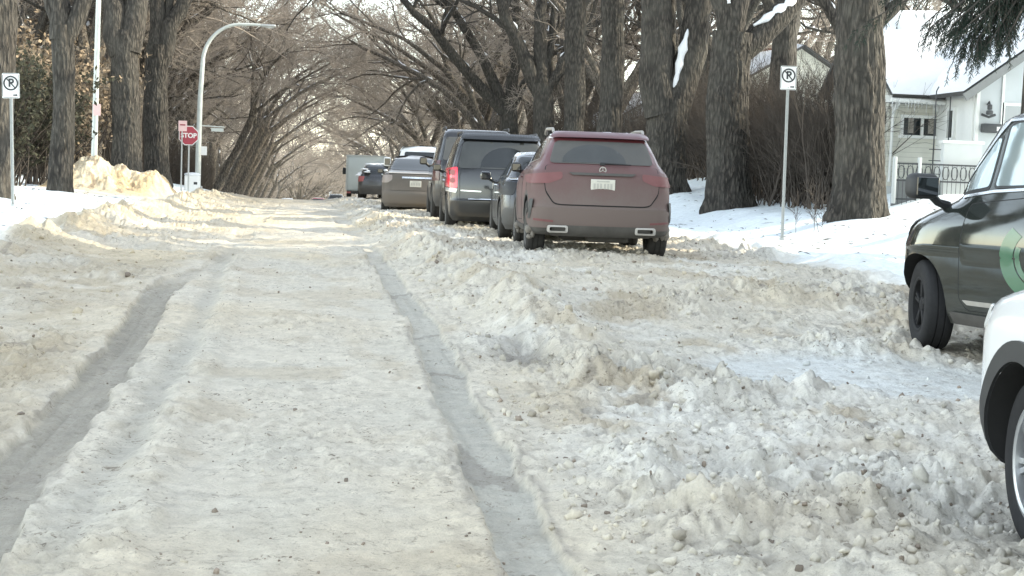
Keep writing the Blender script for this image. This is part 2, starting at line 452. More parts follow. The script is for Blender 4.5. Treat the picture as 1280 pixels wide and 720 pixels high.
    z_ = sst(-.1, .35, fbm(x * 1.1, y * .7, 111, 4)); c = mixv(c, street_c * z_ * .45, np.array([.55, .52, .44]))
    z_ = sst(.12, .4, fbm(x * 1.9, y * 1.2, 113, 5)); c = mixv(c, street_c * z_ * (.45 + .3 * np.clip(amp, 0, 1)), np.array([.48, .405, .29]))
    c = mixv(c, spill * rut * .0, road)
    st = fbm(x * 24, y * .5, 115, 3)[..., None] * .10 + fbm(x * 3, y * .35, 117, 3)[..., None] * .12
    c = c * (1 + st * rut[..., None])
    c = mixv(c, rr * (1 - .8 * spill) * .85, grey * 1.06); c = mixv(c, rl * (1 - .8 * spill) * .9, np.array([.34, .315, .26])); c = c * (1 + st * rut[..., None]); c = mixv(c, gd * .55, grey * .85)
    c = mixv(c, blue_patch * .5, np.array([.66, .72, .74]))
    c = mixv(c, np.clip(hole * 1.3, 0, 1) * sst(-.5, .3, n2) * .85, dark)  # the hole's shade painted into the snow colour
    sp = sst(.42, .62, n3 + .35 * n2) * street_c * (1 - .8 * rut) * (.35 + .5 * np.clip(amp, 0, 1))
    c = mixv(c, sp * .75, dark)
    c = mixv(c, er * .45 * sst(.05, .4, n2 + .3 * n1), road * .85)
    c = mixv(c, el * .55 * sst(-.2, .4, n2 + n1), tan * .9)
    dp = np.exp(-(((x + 5.0) / 1.7) ** 2 + ((y - 45) / 4.5) ** 2)); c = mixv(c, np.clip(dp * 1.1, 0, .85), np.array([.56, .46, .32]))
    lt = sst(22, 30, y) * (1 - sst(55, 80, y)) * sst(-4.2, -2.8, x) * (1 - sst(-.9, .2, x)); c = mixv(c, lt * .3, tan * 1.05)
    for cc, hw_, q_ in ((xr, .155, rr), (xl, .165, rl)):      # dark broken crack along each side of a rut
        e_ = np.exp(-((np.abs(x - cc + ed) - hw_) / .016) ** 2) * sst(-.15, .25, fbm(x * 2, y * 1.6, 121, 3)) * (1 - sst(14, 18, y)); c = mixv(c, e_ * .6, dark * 1.4)
    jt = (np.abs(np.sin(y * 1.15 + 1.5 * fbm(y * .3, y * 0, 64, 2) + .8 * fbm(x * 5, y * .5, 65, 2))) > .995) * (rr + rl * .5); c = mixv(c, jt * .55, dark * 1.3)
    c = c * (1 + .05 * n2 + .05 * n3)[..., None]
    return z, np.clip(c, .02, .9)

def seq(a, b, start, ratio, most):
    out = [a]; s = start
    while out[-1] < b:
        out.append(out[-1] + s); s = min(s * ratio, most)
    return np.array(out)

ys = np.concatenate([np.arange(-40, -2, 1.5), np.arange(-1, 3.4, .12)])
yy = [3.4]
while yy[-1] < 320: yy.append(yy[-1] + max(.013, yy[-1] * .0043))
ys = np.concatenate([ys, np.array(yy), np.arange(330, 1500, 60)])
def sheet(name, xs, mat):
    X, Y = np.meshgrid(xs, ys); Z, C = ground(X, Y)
    ny, nx = X.shape
    i = np.arange(ny * nx).reshape(ny, nx)
    Fc = np.stack([i[:-1, :-1].ravel(), i[:-1, 1:].ravel(), i[1:, 1:].ravel(), i[1:, :-1].ravel()], 1)
    me = mesh_from(name, np.stack([X, Y, Z], -1).reshape(-1, 3), Fc, mat, True, cols=C.reshape(-1, 3))
    return tag(obj(name, me), kind='structure')
xs_road = np.concatenate([np.arange(ROAD_L, 6.6 - 1e-6, .0145), [ROAD_R]])
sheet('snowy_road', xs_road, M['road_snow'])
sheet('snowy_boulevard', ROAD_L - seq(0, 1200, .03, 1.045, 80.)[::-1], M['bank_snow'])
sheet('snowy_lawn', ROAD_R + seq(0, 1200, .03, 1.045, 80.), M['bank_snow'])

# loose clods and crumbs of ploughed snow: uncountable
def clods():
    rng = np.random.default_rng(5)
    bm = bmesh.new(); bmesh.ops.create_cube(bm, size=1.5); bmesh.ops.bevel(bm, geom=list(bm.edges), offset=.28, segments=1, affect='EDGES'); bmesh.ops.triangulate(bm, faces=bm.faces); bm.verts.index_update()
    bv = np.array([v.co[:] for v in bm.verts]); bf = np.array([[v.index for v in f.verts] for f in bm.faces]); bm.free()
    n = 34000
    y = 4.0 + 30 * rng.random(n) ** 2.0
    x = rng.uniform(-3.6, 6.4, n)
    xr = np.interp(y, RUT_R_Y, RUT_R_X); xl = np.interp(y, RUT_L_Y, RUT_L_X)
    dens = np.where(x > xr + .2, .35 + .5 * sst(-.2, .35, fbm(x * .9, y * .8, 15, 4)), np.where(x < xl - .25, .22, .10))
    dens = np.where(np.abs(x - xr) < .2, .03, dens); dens = np.where(np.abs(x - xl) < .22, .03, dens)
    dens = dens * (1 - .9 * sst(.15, .5, 1 - np.hypot((x - 4.0) / 1.7, (y - 10.3) / 1.5)))
    k = rng.random(n) < dens; x = x[k]; y = y[k]; n = len(x)
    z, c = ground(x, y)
    rgt = x > np.interp(y, RUT_R_Y, RUT_R_X)
    s = np.exp(rng.normal(-4.5, .55, n)) * np.where(rgt, 1.05, .8); s = np.clip(s, .004, .042)
    dirt = rng.random(n); ctr = (x < xr[k] - .1) & (x > xl[k] + .15); dirt = np.where(ctr, dirt * .22, dirt)
    c = np.where((dirt < .20)[:, None], np.array([.23, .19, .15]) * rng.uniform(.7, 1.5, (n, 1)), np.where((dirt > 2)[:, None], np.array([.74, .72, .66]), c * rng.uniform(.75, 1.0, (n, 1))))
    s = np.where(dirt < .20, s * .65, s); s = np.where(ctr, s * .75, s)
    rot = rng.normal(size=(n, 3, 3)); q, _ = np.linalg.qr(rot)
    jit = 1 + .55 * (rng.random((n, len(bv), 1)) - .5)
    sc = rng.uniform(.35, 1.3, (n, 1, 3))
    V = (bv[None] * jit * sc) @ q
    V = V * s[:, None, None] + np.stack([x, y, z + s * .15], -1)[:, None]
    Fc = (bf[None] + (np.arange(n) * len(bv))[:, None, None]).reshape(-1, 3)
    me = mesh_from('snow_clods', V.reshape(-1, 3), Fc, M['clod'], False, cols=np.repeat(c, len(bv), 0))
    tag(obj('snow_clods', me), 'loose clods and crumbs of dirty ploughed snow strewn over the road', 'snow clods', kind='stuff')
clods()
def litter():
    rng = np.random.default_rng(17); n = 900
    x = np.where(rng.random(n) < .6, rng.uniform(7.2, 13, n), rng.uniform(-9, -3.9, n)); y = 12 + 36 * rng.random(n) ** 1.2
    z, _ = ground(x, y); a = rng.random(n) * 6.28; L = rng.uniform(.015, .13, n); w = rng.uniform(.004, .012, n)
    d = np.stack([np.cos(a), np.sin(a), rng.uniform(-.1, .25, n)], -1); q = np.stack([-np.sin(a), np.cos(a), 0 * a], -1); c = np.stack([x, y, z + .008], -1)
    up = np.array([0, 0, 1.])
    V = np.stack([c - d * L[:, None] - q * w[:, None], c + d * L[:, None] - q * w[:, None], c + d * L[:, None] + q * w[:, None], c - d * L[:, None] + q * w[:, None], c + up * w[:, None] * 1.6], 1).reshape(-1, 3)
    b = np.arange(n)[:, None, None] * 5; F3 = (np.array([[0, 1, 4], [1, 2, 4], [2, 3, 4], [3, 0, 4]])[None] + b).reshape(-1, 3)
    tag(obj('bark_litter', mesh_from('bark_litter', V, F3, M['twig'], False)), 'dark bits of bark and twig littering the snow under the elms', 'litter', kind='stuff')
litter()

# heap of sandy snow on the left bank
def snow_pile():
    n = 220
    a = np.linspace(-1, 1, n); X, Y = np.meshgrid(a * 2.3, a * 1.9)
    wx, wy = X + .25 * fbm(X * .9, Y * .9, 7, 3), Y + .2 * fbm(X * .9, Y * .9, 6, 3)
    h = .62 * np.exp(-((wx + .05) / 1.02) ** 2 - (wy / .95) ** 2) + .42 * np.exp(-((wx - 1.1) / 1.0) ** 2 - (wy / .9) ** 2) + .50 * np.exp(-((wx + 1.1) / .8) ** 2 - (wy / .9) ** 2)
    h = h + sst(.05, .4, h) * (.10 * lumps(wx, wy, .5, 81, .6) + .13 * lumps(X + .1 * fbm(X * 4, Y * 4, 3, 3), Y, .22, 82, .7) + .06 * lumps(X + .05 * fbm(X * 9, Y * 9, 3, 3), Y, .11, 83, .7) + .26 * fbm(X * 1.6, Y * 1.6, 83, 5) + .10 * np.abs(fbm(X * 5, Y * 5, 88, 4)))
    x0, y0 = -5.35, 46.0
    Z = macro(X + x0, Y + y0) - gz(x0, y0) + h - .06
    t = sst(-.35, .35, fbm(X * 1.3, Y * 1.3, 84, 4)); C = np.array([.66, .50, .30]) + (np.array([.70, .60, .44]) - np.array([.66, .50, .30])) * t[..., None]
    sp = sst(.28, .5, fbm(X * 4, Y * 4, 85, 3)); C = C + (np.array([.24, .185, .13]) - C) * (sp * .8)[..., None]
    i = np.arange(n * n).reshape(n, n)
    Fc = np.stack([i[:-1, :-1].ravel(), i[:-1, 1:].ravel(), i[1:, 1:].ravel(), i[1:, :-1].ravel()], 1)
    me = mesh_from('snow_pile', np.stack([X, Y, Z], -1).reshape(-1, 3), Fc, M['road_snow'], True, cols=C.reshape(-1, 3))
    tag(obj('snow_pile', me, loc=(x0, y0, gz(x0, y0))), 'heap of yellowish sandy snow on the left bank before the pale pole', 'snow pile')
snow_pile()
# ------------------------------------------------------------------ trees
def nrm(v): return v / np.maximum(np.linalg.norm(v, axis=-1, keepdims=True), 1e-9)

def tubes(P, R, n):
    """P (T,K,3), R (T,K) -> verts, quads for all tubes at once"""
    T, K, _ = P.shape
    tg = nrm(np.gradient(P, axis=1))
    ref = np.where(np.abs(tg[:, :1, 2:3]) < .9, np.array([0, 0, 1.]), np.array([1., 0, 0]))
    a = nrm(np.cross(tg, np.broadcast_to(ref, tg.shape))); b = np.cross(a, tg)
    w = np.arange(n) * 2 * PI / n
    V = P[:, :, None] + R[:, :, None, None] * (a[:, :, None] * np.cos(w)[:, None] + b[:, :, None] * np.sin(w)[:, None])
    base = (np.arange(T) * K * n)[:, None, None]; i = (np.arange(K - 1) * n)[None, :, None]; k = np.arange(n)[None, None]
    k2 = (k + 1) % n
    Fc = np.stack([base + i + k, base + i + k2, base + i + n + k2, base + i + n + k], -1).reshape(-1, 4)
    return V.reshape(-1, 3), Fc

def merge(parts):
    V = []; Fc = []; b = 0
    for v, f in parts:
        V.append(v); Fc.append(f + b); b += len(v)
    return np.concatenate(V), np.concatenate(Fc)

def at_t(P, R, t, idx):
    K = P.shape[1]; s = t * (K - 1); i = np.clip(np.floor(s).astype(int), 0, K - 2); f = (s - i)[:, None]
    p = P[idx, i] * (1 - f) + P[idx, i + 1] * f; r = R[idx, i] * (1 - f[:, 0]) + R[idx, i + 1] * f[:, 0]
    return p, r, nrm(P[idx, i + 1] - P[idx, i])

def grow(P, R, m, rng, t0=.25, t1=1., ang=42, sd=12, lf=.5, rf=.6, K=5, wob=.18, trop=.06, rmin=.004, tip=True, lmin=.3):
    B = len(P); idx = np.repeat(np.arange(B), m)
    t = t0 + (t1 - t0) * rng.random(B * m)
    a = rng.normal(ang, sd, B * m)
    if tip:
        t[::m] = 1.; a[::m] = rng.normal(14, 6, B)
        if m > 1: t[1::m] = .97; a[1::m] = rng.normal(30, 8, B)
    p, r, tg = at_t(P, R, t, idx)
    L = np.linalg.norm(np.diff(P, axis=1), axis=-1).sum(1)[idx]
    ln = np.maximum(L * lf * rng.uniform(.6, 1.25, B * m) * (1.25 - .55 * t), lmin)
    q = nrm(np.cross(tg, rng.normal(size=tg.shape))); a = np.radians(a)[:, None]
    d = nrm(tg * np.cos(a) + q * np.sin(a))
    pts = [p]
    for k in range(K - 1):
        p = p + d * (ln / (K - 1))[:, None]; pts.append(p)
        d = nrm(d + rng.normal(size=d.shape) * wob + np.array([0, 0, trop]))
    P2 = np.stack(pts, 1)
    r0 = np.maximum(r * rf, rmin)
    R2 = r0[:, None] * np.linspace(1, .42, K)[None]
    return P2, np.maximum(R2, rmin * .6)

def smooth_path(pts, n):
    pts = np.array(pts, float); d = np.concatenate([[0], np.cumsum(np.linalg.norm(np.diff(pts, axis=0), axis=1))]); d /= d[-1]
    t = np.linspace(0, 1, n); out = np.stack([np.interp(t, d, pts[:, k]) for k in range(3)], 1)
    for _ in range(max(1, n // 6)):
        out[1:-1] = .25 * out[:-2] + .5 * out[1:-1] + .25 * out[2:]
    return out

def tree_meshes(name, seed, h=15., r=.45, fork=4.5, limbs=None, lean=(0, 0), nl=4, dense=1., bark='bark', twig='twig', snow=.6, flare=1.2, spread=1., levels=5, arch=.0, m5=4, fine=1., sub0=.34, hi=False, packs=()):
    """limbs: list of (start height, [points relative to the trunk base], radius)"""
    rng = np.random.default_rng(seed)
    K, nr = (170, 90) if hi else (22, 28)
    zz = np.linspace(-.35, fork, K)
    tx = lean[0] * (zz / fork) + .06 * np.sin(zz * .9 + seed); ty = lean[1] * (zz / fork) + .05 * np.cos(zz * .8 + seed * 2)
    tx -= np.interp(0, zz, tx); ty -= np.interp(0, zz, ty)
    P = np.stack([tx, ty, zz], -1)[None]
    Rr = r * (1 + (flare - 1) * np.exp(-np.clip(zz, 0, 9) / .38)) * (1 - .10 * zz / fork) * (1 + .04 * np.sin(zz * 2.3 + seed))
    V, Fc = tubes(P, Rr[None], nr)
    c = np.repeat(P[0], nr, 0); dv = V - c; an = np.arctan2(dv[:, 1], dv[:, 0])
    ridge = np.abs(fbm(an * 4.2 + seed, V[:, 2] * .55, seed, 4)) * .5 + .35 * fbm(an * 2, V[:, 2] * 1.3, seed + 3, 3)
    root = np.cos(an * 5 + seed) * .16 * np.exp(-np.clip(V[:, 2], 0, 9) / .3)
    if hi:      # deep broken furrows and plates
        w_ = an + .12 * fbm(an * 6, V[:, 2] * 1.5, seed + 5, 3); q_ = np.abs(fbm(w_ * 7.5, V[:, 2] * .9 + .4 * fbm(an * 3, V[:, 2] * 2, seed + 6, 2), seed + 7, 4))
        ridge = ridge * .5 + 1.0 * np.clip(q_ * 3.2, 0, 1) - .5 + .35 * fbm(an * 20, V[:, 2] * 5, seed + 9, 3)
        kn = np.zeros(len(V))
        for kk in range(5):
            ka, kz, ks = rng.uniform(-3, 3), rng.uniform(.6, fork), rng.uniform(.10, .2)
            kn += .9 * np.exp(-(((an - ka) * r) ** 2 + (V[:, 2] - kz) ** 2) / ks ** 2)
        ridge = ridge * .85 + kn
    V = c + dv * (1 + .11 * ridge + root)[:, None]
    parts = [(V, Fc)]
    top = P[0, -1]
    if limbs is None:
        limbs = []; a0 = rng.random() * 6.28
        for k in range(nl):
            an1 = a0 + k * 6.28 / nl + rng.normal(0, .3); tl = rad(rng.uniform(20, 42)) * spread
            hs = fork * rng.uniform(.80, .99); L = (h - fork) * rng.uniform(.8, 1.05); p = [0, 0, hs]; pts = [p]
            dirv = np.array([math.cos(an1) * math.sin(tl) + arch * .35, math.sin(an1) * math.sin(tl), math.cos(tl)])
            q = np.array(p, float)
            for s_ in range(6):
                q = q + nrm(dirv) * L / 6; pts.append(list(q))
                dirv = dirv + rng.normal(0, .11, 3) + np.array([math.cos(an1) * .06 + arch * .12, math.sin(an1) * .06, -.03])
            limbs.append((hs, pts, r * rng.uniform(.40, .62)))
    LP = []; LR = []
    for hs, pts, lr in limbs:
        k = int(np.clip(np.interp(hs, zz, np.arange(K)), 0, K - 1)); off = P[0, k] * np.array([1, 1, 0])
        pt = smooth_path(np.array(pts) + off, 12); pt[1:-1] += rng.normal(0, .05, (10, 3)) * lr * 4
        LP.append(pt); LR.append(lr * np.linspace(1.12, .38, 12))
    LP = np.stack(LP); LR = np.stack(LR)
    v, f = tubes(LP, LR, 12)
    v = v + (.10 * fbm(v[:, 0] * 3 + v[:, 1] * 5, v[:, 2] * 1.2, seed + 8, 3)[:, None]) * (v - np.repeat(LP.reshape(-1, 3), 12, 0))
    parts.append((v, f))
    m2 = 6
    P2, R2 = grow(LP, LR, m2, rng, sub0, .95, 45, 14, .52, .55, 7, .20, .05, .02)
    v, f = tubes(P2, R2, 7); parts.append((v, f))
    tV, tF = merge(parts)
    tm = mesh_from(name + '_trunk', tV, tF, M[bark], True)
    m3 = max(3, int(round(6 * dense)))
    P3, R3 = grow(P2, R2, m3, rng, .15, 1., 46, 15, .52, .55, 5, .22, .03, .012)
    P4, R4 = grow(P3, R3, m3, rng, .12, 1., 48, 16, .55, .55, 4, .24, .0, .0075 * fine, lmin=.5)
    cs = [tubes(P3, R3, 5), tubes(P4, R4, 3)]
    if levels >= 5:
        P5, R5 = grow(P4, R4, m5, rng, .1, 1., 50, 18, .62, .6, 3, .25, -.02, .0055 * fine, lmin=.4)
        cs.append(tubes(P5, R5, 3))
    cV, cF = merge(cs)
    cm = mesh_from(name + '_crown', cV, cF, M[twig], False)
    # snow lying along the upper side of limbs and in the forks
    sv = MB(); rr = random.Random(seed)
    for q in range(len(LP)):
        for k in range(1, 10):
            if rr.random() < snow * .75:
                t = nrm(LP[q, k + 1] - LP[q, k]); 
                if t[2] > .90: continue
                rad_ = LR[q, k]; a = LP[q, k]; b_ = LP[q, k] + (LP[q, k + 1] - LP[q, k]) * rr.uniform(.3, 1.0)
                up = np.array([0, 0, 1.]) - t * t[2]; up = nrm(up)
                sv.tube([a + up * rad_ * .72, a * .6 + b_ * .4 + up * rad_ * .86, b_ + up * rad_ * .70], [rad_ * .08, rad_ * .34, rad_ * .06], 8)
    for q in range(len(P2)):
        for k in range(0, 5):
            if rr.random() < snow * .30:
                t = nrm(P2[q, k + 1] - P2[q, k])
                if abs(t[2]) > .85: continue
                up = nrm(np.array([0, 0, 1.]) - t * t[2]); rad_ = max(R2[q, k], .03)
                sv.tube([P2[q, k] + up * rad_ * .7, P2[q, k + 1] + up * rad_ * .7], [rad_ * .55, rad_ * .3], 6)
    for pk, rk in packs:
        pt = smooth_path(pk, 14); pr = np.interp(np.linspace(0, 1, 14), np.linspace(0, 1, len(rk)), rk) * (1 + .25 * np.sin(np.arange(14) * 1.9 + seed)); sv.tube([tuple(q) for q in pt], [float(q) for q in pr], 12)
    for k, (hs, pts, lr) in enumerate(limbs):
        if rr.random() < snow and snow > .7:
            p = LP[k, 1] + np.array([0, 0, 1]) * lr * .6
            sv.blob(p - np.array([0, 0, .05]), (lr * 1.5, lr * 1.5, lr * 1.0), rr, .05)
    sm = mesh_from(name + '_snow', np.array(sv.v), sv.f, M['snow'], True) if sv.v else None
    return tm, cm, sm

def put_tree(meshes, x, y, label, name='elm_tree', rz=0., s=1., group=None, cat='tree', dz=0.):
    t = thing(name, label, cat, (x, y, gz(x, y) + dz), rz, group)
    t.scale = (s, s, s)
    obj('trunk', meshes[0], t); obj('crown', meshes[1], t)
    if meshes[2]: tag(obj('snow', meshes[2], t), kind='stuff')
    return t

# --- individual elms, right-hand row, nearest first
put_tree(tree_meshes('e1', 1, 15, .50, 6.4, limbs=[
    (4.0, [(.3, 0, 3.95), (.85, .1, 4.45), (1.5, .2, 5.15), (2.5, .5, 6.6), (3.6, .7, 8.4)], .14),
    (6.2, [(0, 0, 6.1), (-.7, .2, 7.6), (-2, .6, 9.6), (-4.2, .8, 12), (-6, 1, 13.4)], .30),
    (6.3, [(0, 0, 6.2), (.5, -.4, 8), (1.2, -1.5, 10.5), (1.8, -2.5, 13.5)], .28),
    (6.3, [(0, 0, 6.2), (0, .7, 8), (-.3, 2, 11), (-.5, 3, 14)], .27)], flare=1.2, sub0=.5, hi=True), 11.34, 30,
    'massive furrowed elm trunk, right half sunlit, right of the no-parking sign')
put_tree(tree_meshes('e2', 2, 15, .56, 4.6, limbs=[
    (4.2, [(.1, 0, 4.0), (.7, 0, 4.55), (1.5, .1, 5.1), (2.1, .2, 6.0), (2.6, .5, 8.5), (3.6, 1, 11)], .33),
    (4.5, [(0, 0, 4.2), (-.35, .1, 5.4), (-.6, .3, 7.5), (-1.6, .6, 10.5), (-3, 1, 13.5)], .33),
    (4.5, [(0, 0, 4.3), (.25, -.2, 6), (.3, -.3, 8.5), (.8, -1.2, 13)], .27),
    (4.5, [(0, 0, 4.3), (-.1, .5, 6.5), (-1.2, 2, 9.5), (-2, 3, 13)], .2)], snow=.9, sub0=.62, hi=True, packs=[([(.42, -.16, 4.78), (.85, -.10, 5.02), (1.35, -.05, 5.36), (1.75, .05, 5.75)], [.03, .13, .15, .03]), ([(-.3, -.28, 5.3), (-.42, -.28, 6.0)], [.04, .12])]), 11.21, 39,
    'thick elm with snow on its low right limb, left of the no-parking sign')
put_tree(tree_meshes('e3', 3, 16, .62, 2.9, limbs=[
    (2.7, [(-.15, 0, 2.4), (-.5, 0, 3.6), (-.62, .1, 5.6), (-.7, .2, 8), (-1.6, .6, 11), (-3, 1, 14)], .50),
    (2.7, [(.1, 0, 2.3), (.5, -.1, 3.5), (.9, -.1, 5.4), (1.15, 0, 7.8), (1.6, .5, 11), (2.5, .8, 14)], .46),
    (2.8, [(.1, .2, 2.3), (.05, .7, 4.5), (.2, 1.2, 8), (.2, 2, 13)], .22)], snow=1.0, sub0=.6, hi=True, packs=[([(-.02, -.36, 3.0), (.08, -.40, 3.5), (.20, -.36, 4.2), (.40, -.33, 5.0)], [.03, .09, .14, .03]), ([(.50, -.33, 5.6), (.62, -.36, 6.3), (.78, -.34, 7.0)], [.02, .11, .02]), ([(.0, -.15, 3.25), (.1, .1, 3.3)], [.22, .15])]), 11.1, 45.5,
    'double-stemmed elm with snow packed in its V-shaped fork')
put_tree(tree_meshes('e4', 4, 16, .43, 8.2, nl=3, hi=True), 11.13, 55, 'straight elm trunk above the middle of the maroon car roof, right of its twin')
put_tree(tree_meshes('e5', 5, 16, .43, 8.6, limbs=[
    (7.8, [(.1, 0, 7.4), (1.0, .2, 8.6), (1.9, .4, 10), (3.2, .5, 12.5)], .2),
    (8.4, [(0, 0, 8), (-.6, .3, 10), (-2.2, .5, 12.5), (-4, 1, 14)], .3),
    (8.4, [(0, 0, 8), (.4, -.4, 10.5), (.6, -1, 15)], .27)], hi=True), 11.03, 62, 'tall unforked elm trunk above the left end of the maroon car roof')
put_tree(tree_meshes('e6', 6, 15, .5, 4.9, limbs=[
    (4.7, [(-.1, 0, 4.4), (-.9, 0, 5.9), (-1.7, .1, 7.6), (-2.6, .2, 9.6), (-4, .5, 12)], .34),
    (4.6, [(0, 0, 4.4), (-.15, .2, 6.2), (-.3, .3, 8.6), (.3, .5, 12.5)], .34),
    (4.7, [(.1, 0, 4.5), (1.0, .1, 6.0), (1.9, .2, 7.4), (2.8, .4, 10)], .26),
    (4.7, [(0, .1, 4.4), (.4, .6, 6.8), (.8, 1, 10)], .2)], snow=.9), 11.06, 70,
    'snow-flecked elm that forks low into many stems behind the black minivan')
put_tree(tree_meshes('e7', 7, 15, .5, 4.6, limbs=[
    (4.3, [(-.1, 0, 4.0), (-1.5, -.2, 5.4), (-3.2, -.4, 7.0), (-4.8, -.6, 9.0), (-6.5, -.8, 10.2), (-8.5, -1, 10.8)], .30),
    (4.5, [(-.1, 0, 4.3), (-1.1, 0, 6.4), (-2.6, .2, 8.6), (-3.8, .2, 10.8), (-6, .5, 12.5)], .28),
    (4.5, [(0, 0, 4.3), (.3, 0, 6.6), (.1, .3, 9), (.6, .6, 13)], .3),
    (4.5, [(.1, 0, 4.2), (1.1, .2, 6.2), (1.9, .4, 8.5)], .2)], snow=.8), 10.8, 79,
    'elm throwing two long dark limbs left over the road above the van')
# --- left-hand row
put_tree(tree_meshes('w0', 11, 14, .40, 6.0, nl=4, hi=True, sub0=.5), -6.35, 32.6, 'dark elm trunk cut by the left edge behind the no-parking sign')
put_tree(tree_meshes('w1', 12, 14, .29, 4.3, limbs=[
    (4.1, [(-.05, 0, 3.9), (-.25, .1, 5.4), (-.3, .1, 7.5), (-1.2, .4, 12)], .25),
    (4.1, [(.05, 0, 3.9), (.55, 0, 5.0), (1.0, .1, 6.4), (1.5, .2, 8.4), (2.6, .4, 12)], .21),
    (4.1, [(0, 0, 3.9), (-.7, .3, 5.8), (-1.8, .5, 8.5)], .13)], flare=1.12, sub0=.45, hi=True), -6.21, 41,
    'slim dark elm forking into two stems left of the yellow snow heap')
put_tree(tree_meshes('w2', 13, 15, .50, 5.4, limbs=[
    (5.0, [(-.1, 0, 4.6), (-.55, 0, 6.2), (-.95, .1, 8.4), (-1.4, .3, 13)], .40),
    (5.2, [(.1, 0, 4.7), (.35, 0, 6.6), (.55, .1, 9), (1.6, .4, 14)], .42),
    (5.2, [(0, 0, 4.8), (0, .6, 8), (.2, 1.5, 12)], .22)], flare=1.15, hi=True), -6.2, 56,
    'broad furrowed elm behind the yellow snow heap, splitting into two upright stems')
put_tree(tree_meshes('w3', 14, 15, .50, 5.8, limbs=[
    (5.4, [(.1, 0, 5.0), (.7, 0, 6.8), (1.2, .1, 8.2), (2.3, .2, 10), (4.2, .3, 12.5)], .34),
    (5.6, [(-.05, 0, 5.1), (-.1, .1, 8), (-.4, .4, 13)], .33),
    (5.6, [(0, 0, 5.1), (.45, .4, 8), (1.1, .8, 12)], .22)], flare=1.15, hi=True), -5.9, 65,
    'elm with a limb sweeping right, between the snow heap and the stop sign')

# --- shared kinds for the far rows and the yards
VAR = [tree_meshes('v%d' % k, 40 + k, 15 + k % 3, .40 + .04 * (k % 3), 3.6 + .7 * (k % 4), nl=4 + k % 2, arch=.6, spread=1.05, bark='bark_hazed', twig='twig_hazed', snow=.5, dense=1., m5=7, fine=1.9) for k in range(4)]
MID = [tree_meshes('m%d' % k, 50 + k, 15, .42, 4.6 + .6 * k, nl=4, spread=.9, snow=.5, m5=5, fine=1.1) for k in range(2)]
LEAN = [tree_meshes('l%d' % k, 60 + k, 14, .25, 5.2 + .6 * k, nl=3, lean=(2.3 + .3 * k, .2), arch=1.1, bark='bark_hazed', twig='twig_hazed', snow=.45, m5=7, fine=1.9) for k in range(2)]
rt = random.Random(3)
far_r = [(10.6, 88), (11.2, 96), (10.8, 105), (11, 114), (10.7, 123), (11.1, 133), (10.8, 144), (11, 156), (10.9, 170), (11, 186), (10.8, 204), (11, 226)]
for i, (x, y) in enumerate(far_r):
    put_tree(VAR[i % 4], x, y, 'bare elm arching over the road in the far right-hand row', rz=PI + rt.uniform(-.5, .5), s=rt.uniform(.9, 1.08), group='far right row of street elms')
far_l = [(-5.2, 78, 1), (-5.3, 98, 0), (-5.1, 107, 0), (-5.3, 116, 0), (-5.2, 125, 0), (-5.4, 134, 0), (-5.2, 144, 0), (-5.3, 155, 0), (-5.2, 168, 0), (-5.3, 184, 0), (-5.3, 203, 0), (-5.3, 226, 0)]
for i, (x, y, k) in enumerate(far_l):
    if k: put_tree(VAR[2], x - 3.2, y, 'grey elm standing back behind the curved lamp post')
    else: put_tree(LEAN[i % 2], x, y, 'slanting elm leaning over the road in the far left-hand row', rz=rt.uniform(-.35, .35), s=rt.uniform(.92, 1.1), group='leaning elms of the far left row')
yard = [(-13, 62), (-15, 78), (-12, 92), (-18, 104), (-13, 120), (-20, 66), (-14, 140), (-16, 165), (-24, 90), (-11, 185), (-9.5, 72), (-10.5, 84), (-9, 100), (-14, 52), (-17, 58), (-10, 112), (-12, 70), (-22, 76),
        (16, 60), (18, 74), (15.5, 88), (19, 102), (16, 118), (24, 84), (17, 140), (20, 165), (15, 190), (26, 62), (14.5, 52), (14, 68), (14.5, 79), (15, 97), (14.5, 108), (15, 128), (21, 56), (17, 66), 
        (-3, 275), (2, 290), (6, 270), (-8, 262), (12, 280), (-14, 255), (18, 262), (0, 320), (8, 330), (-9, 310), (-26, 240), (26, 235)]
for k in range(46):
    y_ = 58 + 150 * (k / 46) + rt.uniform(-2, 2); yard.append((rt.uniform(-30, -9) if k % 2 else rt.uniform(15, 36), y_))
for k in range(14): yard.append((rt.uniform(-13, -7.5), 72 + 5.5 * k))
for k in range(16): yard.append((rt.uniform(-16, 3), 232 + 4 * k))
for k in range(12): yard.append((rt.uniform(-15, -7), 140 + 6 * k))
for k in range(14): yard.append((rt.uniform(-22, 24), rt.uniform(235, 300)))
for i, (x, y) in enumerate(yard):
    put_tree(VAR[(i * 3 + 1) % 4] if y > 66 else MID[i % 2], x, y, ('bare tree in the yards behind the left row of elms' if x < 0 else 'bare tree in the yards behind the right row of elms') if y < 230 else 'hazy bare tree closing the far end of the street',
             'yard_tree', rt.uniform(0, 6.28), rt.uniform(.75, 1.05), group=('yard trees left of the street' if x < 0 else 'yard trees right of the street') if y < 230 else 'trees at the far end of the street')
put_tree(MID[1], 13.9, 43.5, 'dark elm standing back between the no-parking sign and the massive trunk', rz=2.4, s=.95)
put_tree(MID[0], -9.5, 38, 'twiggy bare tree at the left edge behind the slim elm', 'yard_tree', 1.2, .8)
# elms continuing the rows past the camera; last two unseen, added to dapple the road
NEAR = tree_meshes('n1', 77, 15, .45, 6.2, nl=4, sub0=.5)
for i, (x, y) in enumerate([(11.8, 20.3), (11.3, 12.5), (11.5, 3.5), (-6.3, 12), (-6.4, 22), (16, 21.6), (20, 19.0)]):
    put_tree(NEAR, x, y, 'unseen elm near the camera beyond the frame', rz=rt.uniform(0, 6), s=1, group='near street elms out of frame')

